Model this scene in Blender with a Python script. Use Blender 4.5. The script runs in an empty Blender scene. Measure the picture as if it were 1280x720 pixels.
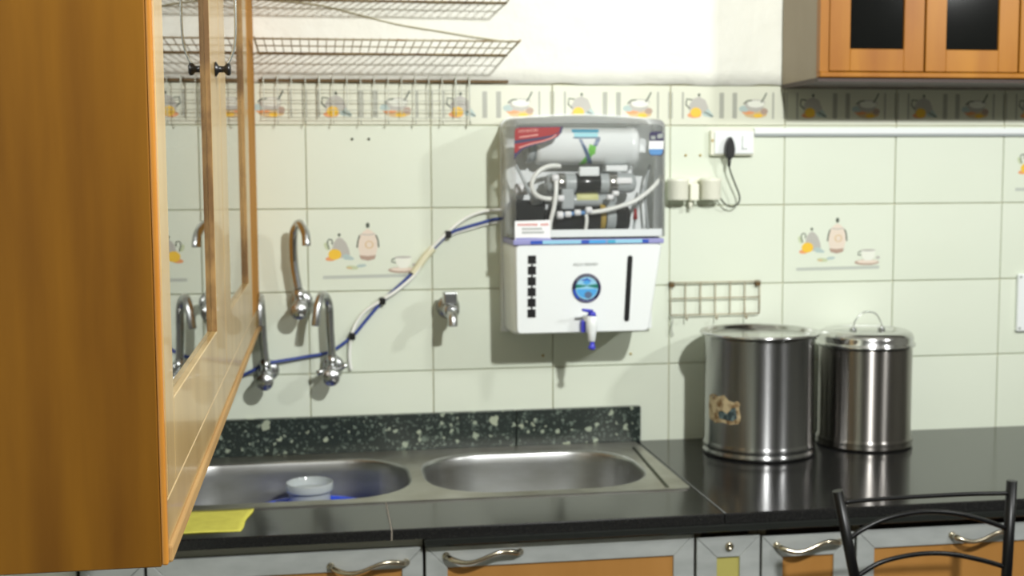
import bpy, bmesh, math, random
from mathutils import Vector, Matrix
random.seed(7)
PI = math.pi
scene = bpy.context.scene
COL = scene.collection

# ------------------------------------------------------------------ camera, light, exposure
cam_d = bpy.data.cameras.new('camera')
cam = bpy.data.objects.new('camera', cam_d); COL.objects.link(cam)
yaw, pitch, roll = 0.15447, -0.08848, -0.00537
fw = Vector((math.sin(yaw)*math.cos(pitch), math.cos(yaw)*math.cos(pitch), math.sin(pitch)))
r0 = Vector((math.cos(yaw), -math.sin(yaw), 0)); u0 = r0.cross(fw)
rr = r0*math.cos(roll) + u0*math.sin(roll); uu = u0*math.cos(roll) - r0*math.sin(roll)
M = Matrix((rr, uu, -fw)).transposed().to_4x4()
M.translation = Vector((0.0264, -3.0272, 1.5272))
cam.matrix_world = M
cam_d.sensor_width = 36.0
cam_d.lens = 1552.7/1280*36
cam_d.clip_start = 0.02
cam_d.dof.use_dof = True
cam_d.dof.focus_distance = 1.35
cam_d.dof.aperture_fstop = 8.0
scene.camera = cam

world = bpy.data.worlds.new('world'); scene.world = world
world.use_nodes = True
world.node_tree.nodes['Background'].inputs[0].default_value = (0.8, 0.85, 0.8, 1)
world.node_tree.nodes['Background'].inputs[1].default_value = 0.3

def lamp(name, loc, aim, power, size, color):
    """small shaded lamp: a disc that shines into the half space in front of its reflector"""
    d = bpy.data.lights.new(name, 'AREA'); d.shape = 'DISK'; d.energy = power; d.size = size; d.color = color
    o = bpy.data.objects.new(name, d); o.location = loc
    o.rotation_euler = (Vector(aim)-Vector(loc)).to_track_quat('-Z', 'Y').to_euler(); COL.objects.link(o)
    return o
lamp('main_room_lamp', (1.03, -2.85, 2.62), (0.70, 0.0, 1.25), 66, 0.10, (0.975, 0.985, 0.965))
lamp('second_room_lamp', (2.45, -2.0, 2.35), (0.9, 0.0, 1.2), 17, 0.16, (0.975, 0.985, 0.965))

scene.view_settings.view_transform = 'Standard'
scene.view_settings.look = 'None'
scene.view_settings.exposure = 0.18
scene.view_settings.gamma = 1.0
scene.view_settings.use_curve_mapping = False

# ------------------------------------------------------------------ materials
def srgb(r, g, b):
    f = lambda c: ((c/255+0.055)/1.055)**2.4 if c > 10 else c/255/12.92
    return (f(r), f(g), f(b), 1)

def mat(name, color, rough=0.5, metal=0.0, noise=None, bump=None, coat=0.0, spec=0.5):
    """noise=(scale xyz, colour2, contrast lo, hi)  bump=(scale, strength, distance)"""
    m = bpy.data.materials.new(name); m.use_nodes = True
    nt = m.node_tree; b = nt.nodes['Principled BSDF']
    b.inputs['Base Color'].default_value = color
    b.inputs['Roughness'].default_value = rough
    b.inputs['Metallic'].default_value = metal
    b.inputs['Coat Weight'].default_value = coat
    b.inputs['Specular IOR Level'].default_value = spec
    tc = nt.nodes.new('ShaderNodeTexCoord')
    if noise:
        sc, c2, lo, hi = noise
        mp = nt.nodes.new('ShaderNodeMapping'); mp.inputs['Scale'].default_value = sc
        nz = nt.nodes.new('ShaderNodeTexNoise'); nz.inputs['Scale'].default_value = 1.0; nz.inputs['Detail'].default_value = 6
        rp = nt.nodes.new('ShaderNodeValToRGB')
        rp.color_ramp.elements[0].position = lo; rp.color_ramp.elements[0].color = color
        rp.color_ramp.elements[1].position = hi; rp.color_ramp.elements[1].color = c2
        nt.links.new(tc.outputs['Object'], mp.inputs[0]); nt.links.new(mp.outputs[0], nz.inputs['Vector'])
        nt.links.new(nz.outputs['Fac'], rp.inputs[0]); nt.links.new(rp.outputs[0], b.inputs['Base Color'])
    if bump:
        sc, st, di = bump
        nz = nt.nodes.new('ShaderNodeTexNoise'); nz.inputs['Scale'].default_value = sc; nz.inputs['Detail'].default_value = 4
        bp = nt.nodes.new('ShaderNodeBump'); bp.inputs['Strength'].default_value = st; bp.inputs['Distance'].default_value = di
        nt.links.new(tc.outputs['Object'], nz.inputs['Vector']); nt.links.new(nz.outputs['Fac'], bp.inputs['Height'])
        nt.links.new(bp.outputs[0], b.inputs['Normal'])
    return m

def clear_mat(name, tint, amount, rough=0.05, milk=None):
    """thin clear plastic: transparent plus Fresnel gloss, optionally some milky diffuse"""
    m = bpy.data.materials.new(name); m.use_nodes = True
    nt = m.node_tree; nt.nodes.remove(nt.nodes['Principled BSDF'])
    out = nt.nodes['Material Output']
    tr = nt.nodes.new('ShaderNodeBsdfTransparent'); tr.inputs[0].default_value = tint
    gl = nt.nodes.new('ShaderNodeBsdfGlossy'); gl.inputs['Roughness'].default_value = rough
    fr = nt.nodes.new('ShaderNodeFresnel'); fr.inputs[0].default_value = 1.45
    ad = nt.nodes.new('ShaderNodeMath'); ad.operation = 'ADD'; ad.inputs[1].default_value = amount
    nt.links.new(fr.outputs[0], ad.inputs[0])
    mx = nt.nodes.new('ShaderNodeMixShader')
    nt.links.new(ad.outputs[0], mx.inputs[0]); nt.links.new(gl.outputs[0], mx.inputs[2])
    if milk:
        col, f = milk
        df = nt.nodes.new('ShaderNodeBsdfDiffuse'); df.inputs[0].default_value = col
        tl = nt.nodes.new('ShaderNodeBsdfTranslucent'); tl.inputs[0].default_value = col
        m1 = nt.nodes.new('ShaderNodeMixShader'); m1.inputs[0].default_value = 0.5
        nt.links.new(df.outputs[0], m1.inputs[1]); nt.links.new(tl.outputs[0], m1.inputs[2])
        m2 = nt.nodes.new('ShaderNodeMixShader'); m2.inputs[0].default_value = f
        nt.links.new(tr.outputs[0], m2.inputs[1]); nt.links.new(m1.outputs[0], m2.inputs[2])
        nt.links.new(m2.outputs[0], mx.inputs[1])
    else:
        nt.links.new(tr.outputs[0], mx.inputs[1])
    nt.links.new(mx.outputs[0], out.inputs[0])
    return m

def terrazzo_mat():
    m = bpy.data.materials.new('dark speckled stone'); m.use_nodes = True
    nt = m.node_tree; b = nt.nodes['Principled BSDF']; b.inputs['Roughness'].default_value = 0.3
    tc = nt.nodes.new('ShaderNodeTexCoord')
    nzd = nt.nodes.new('ShaderNodeTexNoise'); nzd.inputs['Scale'].default_value = 70; nzd.inputs['Detail'].default_value = 3
    nt.links.new(tc.outputs['Object'], nzd.inputs['Vector'])
    vm = nt.nodes.new('ShaderNodeVectorMath'); vm.operation = 'MULTIPLY_ADD'; vm.inputs[1].default_value = (0.022, 0.022, 0.022)
    nt.links.new(nzd.outputs['Color'], vm.inputs[0]); nt.links.new(tc.outputs['Object'], vm.inputs[2])
    col = nt.nodes.new('ShaderNodeRGB'); col.outputs[0].default_value = srgb(38, 46, 43)
    prev = col.outputs[0]
    for scale, thr, c in ((150, 0.34, srgb(84, 96, 88)), (95, 0.33, srgb(100, 112, 102)), (52, 0.26, srgb(150, 160, 142)), (27, 0.20, srgb(164, 172, 150))):
        vo = nt.nodes.new('ShaderNodeTexVoronoi'); vo.inputs['Scale'].default_value = scale
        nt.links.new(vm.outputs[0], vo.inputs['Vector'])
        nz = nt.nodes.new('ShaderNodeSeparateColor'); nt.links.new(vo.outputs['Color'], nz.inputs[0])
        mu = nt.nodes.new('ShaderNodeMath'); mu.operation = 'POWER'; mu.inputs[1].default_value = 2.2
        nt.links.new(nz.outputs[0], mu.inputs[0])
        m3 = nt.nodes.new('ShaderNodeMath'); m3.operation = 'MULTIPLY'; m3.inputs[1].default_value = thr*1.6
        nt.links.new(mu.outputs[0], m3.inputs[0])
        lt = nt.nodes.new('ShaderNodeMath'); lt.operation = 'LESS_THAN'
        nt.links.new(vo.outputs['Distance'], lt.inputs[0]); nt.links.new(m3.outputs[0], lt.inputs[1])
        mx = nt.nodes.new('ShaderNodeMix'); mx.data_type = 'RGBA'
        mx.inputs['B'].default_value = c
        nt.links.new(lt.outputs[0], mx.inputs['Factor']); nt.links.new(prev, mx.inputs['A'])
        prev = mx.outputs['Result']
    nt.links.new(prev, b.inputs['Base Color'])
    return m

def brushed(name, color, rough):
    """sheet steel spun on a lathe: fine rings round the axis stretch highlights along it"""
    m = mat(name, color, rough, 1.0); nt = m.node_tree; b = nt.nodes['Principled BSDF']
    tg = nt.nodes.new('ShaderNodeTangent'); tg.direction_type = 'RADIAL'; tg.axis = 'Z'
    nt.links.new(tg.outputs[0], b.inputs['Tangent'])
    b.inputs['Anisotropic'].default_value = 0.9; b.inputs['Anisotropic Rotation'].default_value = 0.25
    return m

def wood_mat(name, c1, c2, scale, rough=0.35, coat=0.2):
    m = mat(name, c1, rough, noise=(scale, c2, 0.35, 0.7), coat=coat)
    return m

MT = {}
MT['plaster'] = mat('white painted plaster', srgb(238, 238, 228), 0.55, bump=(14, 0.5, 0.012))
MT['grout'] = mat('tan grout', srgb(214, 212, 188), 0.8, noise=((9, 9, 9), srgb(200, 194, 160), 0.4, 0.7))
MT['tile'] = mat('glazed off white tile', srgb(226, 232, 216), 0.22, noise=((2, 2, 2), srgb(219, 226, 208), 0.3, 0.75))
MT['border'] = mat('glazed border tile', srgb(224, 226, 208), 0.25)
MT['room'] = mat('beige room paint', srgb(150, 150, 144), 0.8)
MT['ceil'] = mat('white ceiling paint', srgb(188, 188, 182), 0.9)
MT['floor'] = mat('mottled floor stone', srgb(112, 110, 104), 0.4, noise=((6, 6, 6), srgb(92, 90, 84), 0.35, 0.65))
MT['granite'] = mat('black polished granite', srgb(30, 30, 30), 0.16, noise=((160, 160, 160), srgb(40, 40, 39), 0.5, 0.72))
MT['terrazzo'] = terrazzo_mat()
MT['steel'] = mat('brushed stainless steel', srgb(178, 176, 170), 0.26, 1.0, bump=(60, 0.05, 0.002))
MT['sinksteel'] = mat('worn sink steel', srgb(190, 191, 190), 0.33, 1.0, noise=((10, 10, 30), srgb(172, 172, 168), 0.35, 0.7))
MT['decksteel'] = mat('scaled sink deck steel', srgb(182, 181, 172), 0.42, 1.0, noise=((14, 14, 14), srgb(160, 156, 144), 0.35, 0.7))
MT['cansteel'] = brushed('polished can steel', srgb(158, 158, 158), 0.27)
MT['cansteel_dark'] = brushed('tarnished can steel', srgb(134, 130, 126), 0.28)
MT['lidsteel'] = mat('polished lid steel', srgb(200, 200, 198), 0.16, 1.0)
MT['chrome'] = mat('chrome', srgb(196, 198, 198), 0.27, 1.0)
MT['brass'] = mat('worn nickel handle metal', srgb(190, 180, 158), 0.22, 1.0)
MT['alu'] = mat('matt aluminium frame', srgb(186, 190, 188), 0.45, 0.35, noise=((12, 12, 30), srgb(168, 172, 170), 0.35, 0.7))
MT['orange_panel'] = mat('orange brown laminate', srgb(168, 120, 62), 0.45, noise=((8, 8, 2), srgb(156, 108, 50), 0.35, 0.7))
MT['olive_panel'] = mat('olive laminate', srgb(168, 160, 88), 0.5)
MT['moulding_wood'] = mat('matt tan wood', srgb(186, 150, 98), 0.6, noise=((30, 3, 30), srgb(164, 126, 76), 0.35, 0.7), spec=0.2)
MT['stile_wood'] = mat('matt orange wood', srgb(196, 142, 66), 0.7, noise=((30, 30, 3), srgb(168, 112, 44), 0.35, 0.7), spec=0.1)
MT['side_ply'] = mat('dark brown plywood', srgb(138, 92, 20), 0.5, noise=((16, 16, 1.6), srgb(94, 56, 8), 0.3, 0.72), spec=0.25)
MT['edge_wood'] = wood_mat('orange varnished wood', srgb(208, 144, 62), srgb(182, 116, 42), (30, 30, 3), 0.3, 0.3)
MT['door_wood'] = wood_mat('glossy tan varnished wood', srgb(196, 164, 108), srgb(172, 138, 82), (14, 14, 3), 0.3, 0.22)
MT['right_wood'] = mat('orange brown varnished wood', srgb(172, 114, 30), 0.4, noise=((10, 10, 2), srgb(146, 88, 16), 0.35, 0.7), spec=0.3)
MT['right_side'] = mat('grey brown laminate', srgb(158, 144, 122), 0.5, noise=((6, 6, 3), srgb(146, 132, 110), 0.35, 0.7))
MT['shaded_edge'] = mat('rough brown shaded stile edge', srgb(168, 130, 76), 0.7, noise=((30, 30, 12), srgb(112, 80, 42), 0.4, 0.6))  # brown carries the shade on the rough inner stile edge
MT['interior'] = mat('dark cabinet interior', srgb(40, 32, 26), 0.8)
MT['brown_rail'] = mat('dark brown rail', srgb(58, 40, 32), 0.5)
MT['pale_rail'] = mat('pale grey rail', srgb(170, 168, 156), 0.5)
MT['dark_glass'] = mat('dark door glass', srgb(16, 17, 16), 0.08)
gm = bpy.data.materials.new('cabinet glass'); gm.use_nodes = True
gb = gm.node_tree.nodes['Principled BSDF']
gb.inputs['Base Color'].default_value = (0.92, 0.96, 0.94, 1); gb.inputs['Roughness'].default_value = 0.0
gb.inputs['Transmission Weight'].default_value = 1.0; gb.inputs['IOR'].default_value = 1.52
MT['glass'] = gm
MT['white_plastic'] = mat('white glossy plastic', srgb(238, 242, 241), 0.25)
MT['cream_plastic'] = mat('cream plastic', srgb(240, 240, 222), 0.35)
MT['grey_plastic'] = mat('light grey plastic', srgb(172, 178, 178), 0.3)
MT['black_plastic'] = mat('black plastic', srgb(26, 26, 26), 0.35)
MT['black_shiny'] = mat('black gloss plastic', srgb(34, 36, 34), 0.2)
MT['blue_plastic'] = mat('blue plastic', srgb(70, 72, 200), 0.3)
MT['basin_blue'] = mat('bright blue plastic', srgb(40, 80, 220), 0.25)
MT['tube_blue'] = mat('blue water tube', srgb(60, 78, 148), 0.35)
MT['tube_white'] = mat('white water tube', srgb(240, 241, 234), 0.35)
MT['tape'] = mat('cream tape', srgb(222, 218, 186), 0.6)
MT['red'] = mat('red sticker', srgb(150, 24, 24), 0.5)
MT['navy'] = mat('navy print', srgb(44, 38, 78), 0.4)
MT['sticker_white'] = mat('white sticker', srgb(242, 242, 242), 0.4)
MT['pink_print'] = mat('pale print on red', srgb(206, 140, 132), 0.4)
MT['cyan'] = mat('cyan print', srgb(70, 170, 205), 0.4)
MT['pale_cyan'] = mat('pale cyan print', srgb(170, 226, 236), 0.4)
MT['green'] = mat('green print', srgb(120, 200, 80), 0.4)
MT['darkgreen'] = mat('dark green print', srgb(10, 120, 100), 0.4)
MT['slate'] = mat('slate blue print', srgb(90, 110, 140), 0.4)
MT['sky'] = mat('sky blue print', srgb(80, 165, 225), 0.35)
MT['lightsky'] = mat('light blue print', srgb(150, 205, 230), 0.35)
MT['strong_blue'] = mat('strong blue print', srgb(40, 80, 180), 0.4)
MT['violet'] = mat('violet grey print', srgb(150, 150, 200), 0.4)
MT['label_blue'] = mat('light blue label', srgb(84, 140, 196), 0.4)
MT['grey_print'] = mat('grey print', srgb(150, 156, 152), 0.5)
MT['red_print'] = mat('faded red print', srgb(214, 120, 108), 0.5)
MT['yellow_label'] = mat('pale yellow label', srgb(214, 214, 150), 0.5)
MT['gold'] = mat('gold label', srgb(176, 150, 70), 0.4)
MT['clear'] = clear_mat('clear cover plastic', (0.99, 0.99, 0.99, 1), 0.0, 0.08, ((0.96, 0.97, 0.97, 1), 0.05))
MT['milky'] = clear_mat('milky cover plastic', (0.99, 0.99, 0.99, 1), 0.0, 0.15, ((0.97, 0.98, 0.98, 1), 0.36))
MT['tub'] = clear_mat('translucent tub plastic', (0.92, 0.94, 0.94, 1), 0.03, 0.12, ((0.84, 0.90, 0.90, 1), 0.94))
MT['black_iron'] = mat('black painted iron', srgb(8, 8, 9), 0.34, 0.0, spec=0.3)
MT['black_cushion'] = mat('black vinyl cushion', srgb(24, 22, 24), 0.5)
MT['wire'] = mat('rusty steel wire', srgb(178, 168, 142), 0.5, 0.2, noise=((18, 18, 18), srgb(140, 114, 72), 0.45, 0.7))
MT['rail_brown'] = mat('brownish wire rail', srgb(150, 128, 88), 0.5, 0.2, noise=((18, 18, 18), srgb(112, 84, 46), 0.4, 0.65))
MT['rust'] = mat('rusted back rail', srgb(98, 76, 42), 0.6, 0.3)
MT['wire_grey'] = mat('grey coated wire', srgb(196, 200, 188), 0.4, 0.4)
MT['cord_tan'] = mat('tan cord', srgb(176, 168, 130), 0.7)
MT['cord_black'] = mat('dark green black cord', srgb(62, 66, 52), 0.5)
MT['cloth'] = mat('yellow cleaning cloth', srgb(226, 219, 96), 0.9, noise=((40, 40, 40), srgb(214, 206, 86), 0.35, 0.7), bump=(140, 0.4, 0.002))
MT['torn_paper'] = mat('torn paper remnants', srgb(196, 178, 140), 0.8, noise=((60, 60, 60), srgb(120, 92, 56), 0.42, 0.6))
MT['torn_dark'] = mat('dark torn print', srgb(46, 60, 62), 0.7, noise=((90, 90, 90), srgb(110, 130, 130), 0.45, 0.65))
MT['silver_wire'] = mat('silver wire', srgb(200, 205, 200), 0.2, 0.8)
# tile print colours
MT['p_grey'] = mat('print warm grey', srgb(186, 184, 176), 0.3)
MT['p_dark'] = mat('print dark grey green', srgb(92, 100, 88), 0.3)
MT['p_cream'] = mat('print pinkish cream', srgb(228, 214, 198), 0.3)
MT['p_brown'] = mat('print mauve brown', srgb(180, 156, 140), 0.3)
MT['p_yellow'] = mat('print yellow orange', srgb(240, 196, 70), 0.3)
MT['p_orange'] = mat('print orange', srgb(230, 160, 110), 0.3)
MT['p_green'] = mat('print pale green', srgb(196, 206, 170), 0.3)
MT['p_blue'] = mat('print pale blue grey', srgb(178, 196, 192), 0.3)
MT['p_bar'] = mat('print bar grey', srgb(188, 194, 184), 0.3)
MT['p_white'] = mat('print white', srgb(232, 234, 222), 0.3)
MT['p_stripe'] = mat('print stripe grey', srgb(172, 174, 162), 0.3)
MT['p_tan'] = mat('print tan', srgb(214, 186, 140), 0.3)

# ------------------------------------------------------------------ geometry helpers (world coordinates)
def B(): return bmesh.new()

def box(bm, x0, x1, y0, y1, z0, z1, bev=0.0, seg=2, mi=0):
    t = bmesh.new()
    bmesh.ops.create_cube(t, size=1)
    for v in t.verts:
        v.co = Vector(((x0+x1)/2 + v.co.x*(x1-x0), (y0+y1)/2 + v.co.y*(y1-y0), (z0+z1)/2 + v.co.z*(z1-z0)))
    if bev: bmesh.ops.bevel(t, geom=t.edges[:], offset=bev, segments=seg, affect='EDGES', profile=0.5)
    for f in t.faces: f.material_index = mi; f.smooth = False
    merge(bm, t)
    return bm

def merge(bm, t):
    me = bpy.data.meshes.new('tmp'); t.to_mesh(me); t.free(); bm.from_mesh(me); bpy.data.meshes.remove(me)

def tube(bm, pts, r, n=8, mi=0, caps=True, closed=False):
    """sweep of a circle along a polyline; r a number or one per point"""
    P = [Vector(p) for p in pts]; k = len(P)
    R = r if isinstance(r, (list, tuple)) else [r]*k
    T = []
    for i in range(k):
        a = P[(i-1) % k] if (closed or i > 0) else P[i]; b = P[(i+1) % k] if (closed or i < k-1) else P[i]
        T.append((b-a).normalized())
    ref = Vector((0, 0, 1)) if abs(T[0].z) < 0.9 else Vector((1, 0, 0))
    nrm = (ref - T[0]*ref.dot(T[0])).normalized()
    rings = []
    for i in range(k):
        nrm = (nrm - T[i]*nrm.dot(T[i])).normalized(); bi = T[i].cross(nrm)
        rings.append([bm.verts.new(P[i] + (nrm*math.cos(2*PI*j/n) + bi*math.sin(2*PI*j/n))*R[i]) for j in range(n)])
    for i in range(k if closed else k-1):
        a, b = rings[i], rings[(i+1) % k]
        for j in range(n):
            f = bm.faces.new((a[j], a[(j+1) % n], b[(j+1) % n], b[j])); f.smooth = True; f.material_index = mi
    if caps and not closed:
        f = bm.faces.new(rings[0][::-1]); f.material_index = mi
        f = bm.faces.new(rings[-1]); f.material_index = mi
    return bm

def spline(pts, m=6):
    P = [Vector(p) for p in pts]; out = []
    for i in range(len(P)-1):
        p0 = P[max(i-1, 0)]; p1 = P[i]; p2 = P[i+1]; p3 = P[min(i+2, len(P)-1)]
        for s in range(m):
            t = s/m
            out.append(0.5*((2*p1) + (p2-p0)*t + (2*p0-5*p1+4*p2-p3)*t*t + (3*p1-p0-3*p2+p3)*t*t*t))
    out.append(P[-1]); return out

def lathe(bm, prof, c, n=48, axis='Z', mi=0):
    """prof: (radius, height) pairs around an axis through c"""
    c = Vector(c); rings = []
    def pt(r, h, a):
        if axis == 'Z': return c + Vector((r*math.cos(a), r*math.sin(a), h))
        if axis == 'Y': return c + Vector((r*math.cos(a), h, r*math.sin(a)))
        return c + Vector((h, r*math.cos(a), r*math.sin(a)))
    for r, h in prof:
        rings.append([bm.verts.new(pt(max(r, 1e-4), h, 2*PI*j/n)) for j in range(n)])
    for a, b in zip(rings, rings[1:]):
        for j in range(n):
            f = bm.faces.new((a[j], a[(j+1) % n], b[(j+1) % n], b[j])); f.smooth = True; f.material_index = mi
    for r in (rings[0], rings[-1]):
        f = bm.faces.new(r); f.material_index = mi
    bmesh.ops.recalc_face_normals(bm, faces=bm.faces[:])
    return bm

def prism(bm, poly, y0, y1, mi=0, smooth=False):
    """polygon in X-Z pulled from depth y0 (near) to y1 (far)"""
    a = [bm.verts.new((x, y0, z)) for x, z in poly]; b = [bm.verts.new((x, y1, z)) for x, z in poly]
    n = len(poly); fs = [bm.faces.new(a), bm.faces.new(b[::-1])]
    for i in range(n): fs.append(bm.faces.new((a[i], b[i], b[(i+1) % n], a[(i+1) % n])))
    for f in fs: f.material_index = mi
    bmesh.ops.recalc_face_normals(bm, faces=fs)
    return bm

def ell(cx, cz, rx, rz, n=20, a0=0, a1=2*PI, rot=0):
    out = []
    full = abs(a1-a0-2*PI) < 1e-6
    for i in range(n if full else n+1):
        a = a0 + (a1-a0)*i/n; x = rx*math.cos(a); z = rz*math.sin(a)
        out.append((cx + x*math.cos(rot)-z*math.sin(rot), cz + x*math.sin(rot)+z*math.cos(rot)))
    return out

def rrect(x0, x1, z0, z1, r, n=5):
    out = []
    for cx, cz, a in ((x1-r, z1-r, 0), (x0+r, z1-r, PI/2), (x0+r, z0+r, PI), (x1-r, z0+r, 1.5*PI)):
        for i in range(n+1): out.append((cx + r*math.cos(a+PI/2*i/n), cz + r*math.sin(a+PI/2*i/n)))
    return out

def root_loc(o):
    l = Vector((0, 0, 0))
    while o: l += o.location; o = o.parent
    return l

def part(name, bm, mats, parent=None, label=None, loc=None, kind=None, auto=True):
    me = bpy.data.meshes.new(name)
    base = root_loc(parent) + (Vector(loc) if loc else Vector((0, 0, 0)))
    bmesh.ops.translate(bm, verts=bm.verts[:], vec=-base)
    bm.to_mesh(me); bm.free()
    for m in (mats if isinstance(mats, (list, tuple)) else [mats]): me.materials.append(MT[m] if isinstance(m, str) else m)
    o = bpy.data.objects.new(name, me); COL.objects.link(o)
    if loc: o.location = loc
    if parent: o.parent = parent
    if label: o['label'] = label
    if kind: o['kind'] = kind
    return o

def thing(name, label, cat, loc, group=None):
    o = bpy.data.objects.new(name, None); COL.objects.link(o); o.location = loc; o.empty_display_size = 0.05
    o['label'] = label; o['category'] = cat
    if group: o['group'] = group
    return o

def tag(o, label, cat, group=None):
    o['label'] = label; o['category'] = cat
    if group: o['group'] = group
    return o

def struct(o): o['kind'] = 'structure'; return o

# ------------------------------------------------------------------ room shell
XL, XR, YR, ZC = -0.43, 3.4, -4.8, 3.05
CT = 0.86                       # counter top height
ROW0 = 1.655                    # underside of the border tiles
struct(part('floor', box(B(), XL-0.1, XR+0.1, YR-0.1, 0.1, -0.1, 0.0), 'floor'))
struct(part('ceiling', box(B(), XL-0.1, XR+0.1, YR-0.1, 0.1, ZC, ZC+0.1), 'ceil'))
struct(part('wall_left', box(B(), XL-0.1, XL, YR, 0.1, 0, ZC), 'tile'))
struct(part('wall_right', box(B(), XR, XR+0.1, YR, 0.1, 0, ZC), 'room'))
struct(part('wall_rear', box(B(), XL, XR, YR-0.1, YR, 0, ZC), 'room'))
dr = struct(part('door_1', box(B(), 0.6, 1.5, YR+0.002, YR+0.04, 0, 2.05, 0.004), 'brown_rail'))
wb = part('wall_back', box(B(), XL, XR, 0.006, 0.1, 0, ZC), 'grout'); struct(wb)
# painted plaster above the border: hand-trowelled, slightly uneven lower edge
bm = B(); nx, nz = 120, 34
zt = ROW0 + 0.1
vs = []
for i in range(nx+1):
    x = XL + (XR-XL)*i/nx; col = []
    lip = 0.0015*math.sin(x*23) + 0.0013*math.sin(x*61+1)
    for j in range(nz+1):
        z = zt+0.001 + lip*(1-min(1, j/3)) + (ZC-zt-0.002)*j/nz
        d = 0.0012*math.sin(x*17+z*9) + 0.001*math.sin(x*41-z*33) + 0.0008*math.sin(z*71+x*13)
        col.append(bm.verts.new((x, -0.004 - d, z)))
    vs.append(col)
for i in range(nx):
    for j in range(nz):
        f = bm.faces.new((vs[i][j], vs[i+1][j], vs[i+1][j+1], vs[i][j+1])); f.smooth = True
for i in range(nx):
    a, b = vs[i][0], vs[i+1][0]
    c = bm.verts.new((b.co.x, 0.0059, b.co.z)); d = bm.verts.new((a.co.x, 0.0059, a.co.z))
    bm.faces.new((a, d, c, b))
part('plaster', bm, 'plaster', wb, 'bright white hand-trowelled paint above the tiles')

# ---- wall tiles, 300 x 200, each its own piece
def tile_mesh(w, h, name, m):
    bm = box(B(), -w/2, w/2, 0, 0.007, -h/2, h/2, 0.0012, 1)
    me = bpy.data.meshes.new(name); bm.to_mesh(me); bm.free(); me.materials.append(MT[m]); return me
g = 0.0025
tmesh = tile_mesh(0.3-g, 0.2-g, 'tile', 'tile'); bmesh_b = tile_mesh(0.3-g, 0.1-g, 'border_tile', 'border')
hmesh = tile_mesh(0.13-g, 0.2-g, 'tile_cut', 'tile'); hbmesh = tile_mesh(0.13-g, 0.1-g, 'border_cut', 'border')

PM = ['p_grey', 'p_dark', 'p_cream', 'p_brown', 'p_yellow', 'p_orange', 'p_green', 'p_blue', 'p_bar', 'p_white', 'p_stripe', 'p_tan']
def print_mesh(name, shapes):
    """flat glazed print: every shape a thin film, stacked in order; u,v in mm from the tile centre"""
    bm = B()
    for k, (m, poly) in enumerate(shapes):
        y = -0.00004*(k+1) - 0.00002
        vs = [bm.verts.new((u/1000, y, v/1000)) for u, v in poly]
        f = bm.faces.new(vs); f.material_index = PM.index(m)
        f.normal_update()
        if f.normal.y > 0: f.normal_flip()
    bmesh.ops.triangulate(bm, faces=bm.faces[:])
    me = bpy.data.meshes.new(name); bm.to_mesh(me); bm.free()
    for m in PM: me.materials.append(MT[m])
    return me

def stroke(pts, w):
    """thin band along a polyline in u,v"""
    P = [Vector((a, b)) for a, b in pts]; L = []; R = []
    for i in range(len(P)):
        d = (P[min(i+1, len(P)-1)] - P[max(i-1, 0)]).normalized(); n = Vector((-d.y, d.x))*w/2
        L.append(tuple(P[i]+n)); R.append(tuple(P[i]-n))
    return L + R[::-1]

def tuv(a, b): return ((a-150)*0.302-150, 100-(b-40)*0.282)   # mm from tile centre
def te(a, b, ra, rb, **k): c = tuv(a, b); return ell(c[0], c[1], ra*0.302, rb*0.282, **k)
def tp(l): return [tuv(*q) for q in l]
deco = [
    ('p_bar', tp([(268, 612), (1015, 604), (1015, 634), (268, 642)])),
    ('p_green', te(300, 360, 16, 36, rot=0.4)),
    ('p_grey', tp([(350, 440), (345, 380), (358, 330), (382, 295), (402, 284), (428, 296), (456, 330), (478, 385), (486, 430), (470, 462), (380, 462)])),
    ('p_blue', tp([(420, 440), (460, 425), (505, 455), (522, 470), (505, 482), (440, 476)])),
    ('p_dark', te(402, 263, 12, 14)),
    ('p_dark', stroke(tp([(322, 385), (310, 345), (308, 318), (322, 300), (342, 304), (348, 325), (342, 345)]), 3.0)),
    ('p_orange', te(330, 468, 40, 18)),
    ('p_yellow', te(365, 430, 52, 46)),
    ('p_green', te(500, 545, 50, 18, rot=-0.1)), ('p_blue', te(575, 530, 40, 14, rot=0.1)),
    ('p_tan', te(480, 548, 24, 8)),
    ('p_cream', tp([(568, 262), (600, 232), (630, 212), (662, 232), (694, 262), (704, 320), (706, 380), (690, 440), (668, 468), (590, 468), (566, 440), (552, 380), (555, 320)])),
    ('p_grey', stroke(tp([(572, 258), (632, 266), (690, 258)]), 2.4)),
    ('p_tan', te(640, 350, 34, 34)), ('p_cream', te(640, 350, 24, 26)),
    ('p_brown', tp([(560, 440), (625, 448), (692, 440), (682, 474), (630, 488), (572, 474)])),
    ('p_dark', te(630, 184, 15, 24)),
    ('p_dark', stroke(tp([(566, 268), (552, 310), (542, 374)]), 3.4)),
    ('p_dark', stroke(tp([(694, 268), (710, 310), (716, 374)]), 3.4)),
    ('p_brown', te(900, 572, 112, 26)), ('p_cream', te(905, 566, 96, 18)),
    ('p_white', tp([(848, 462), (976, 462), (970, 520), (940, 556), (880, 556), (855, 520)])),
    ('p_grey', te(910, 462, 68, 10)), ('p_dark', stroke(tp([(846, 470), (822, 480), (820, 502), (848, 508)]), 2.6)),
    ('p_grey', te(1000, 530, 18, 14)),
]
deco_mesh = print_mesh('tile_print', deco)
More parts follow.
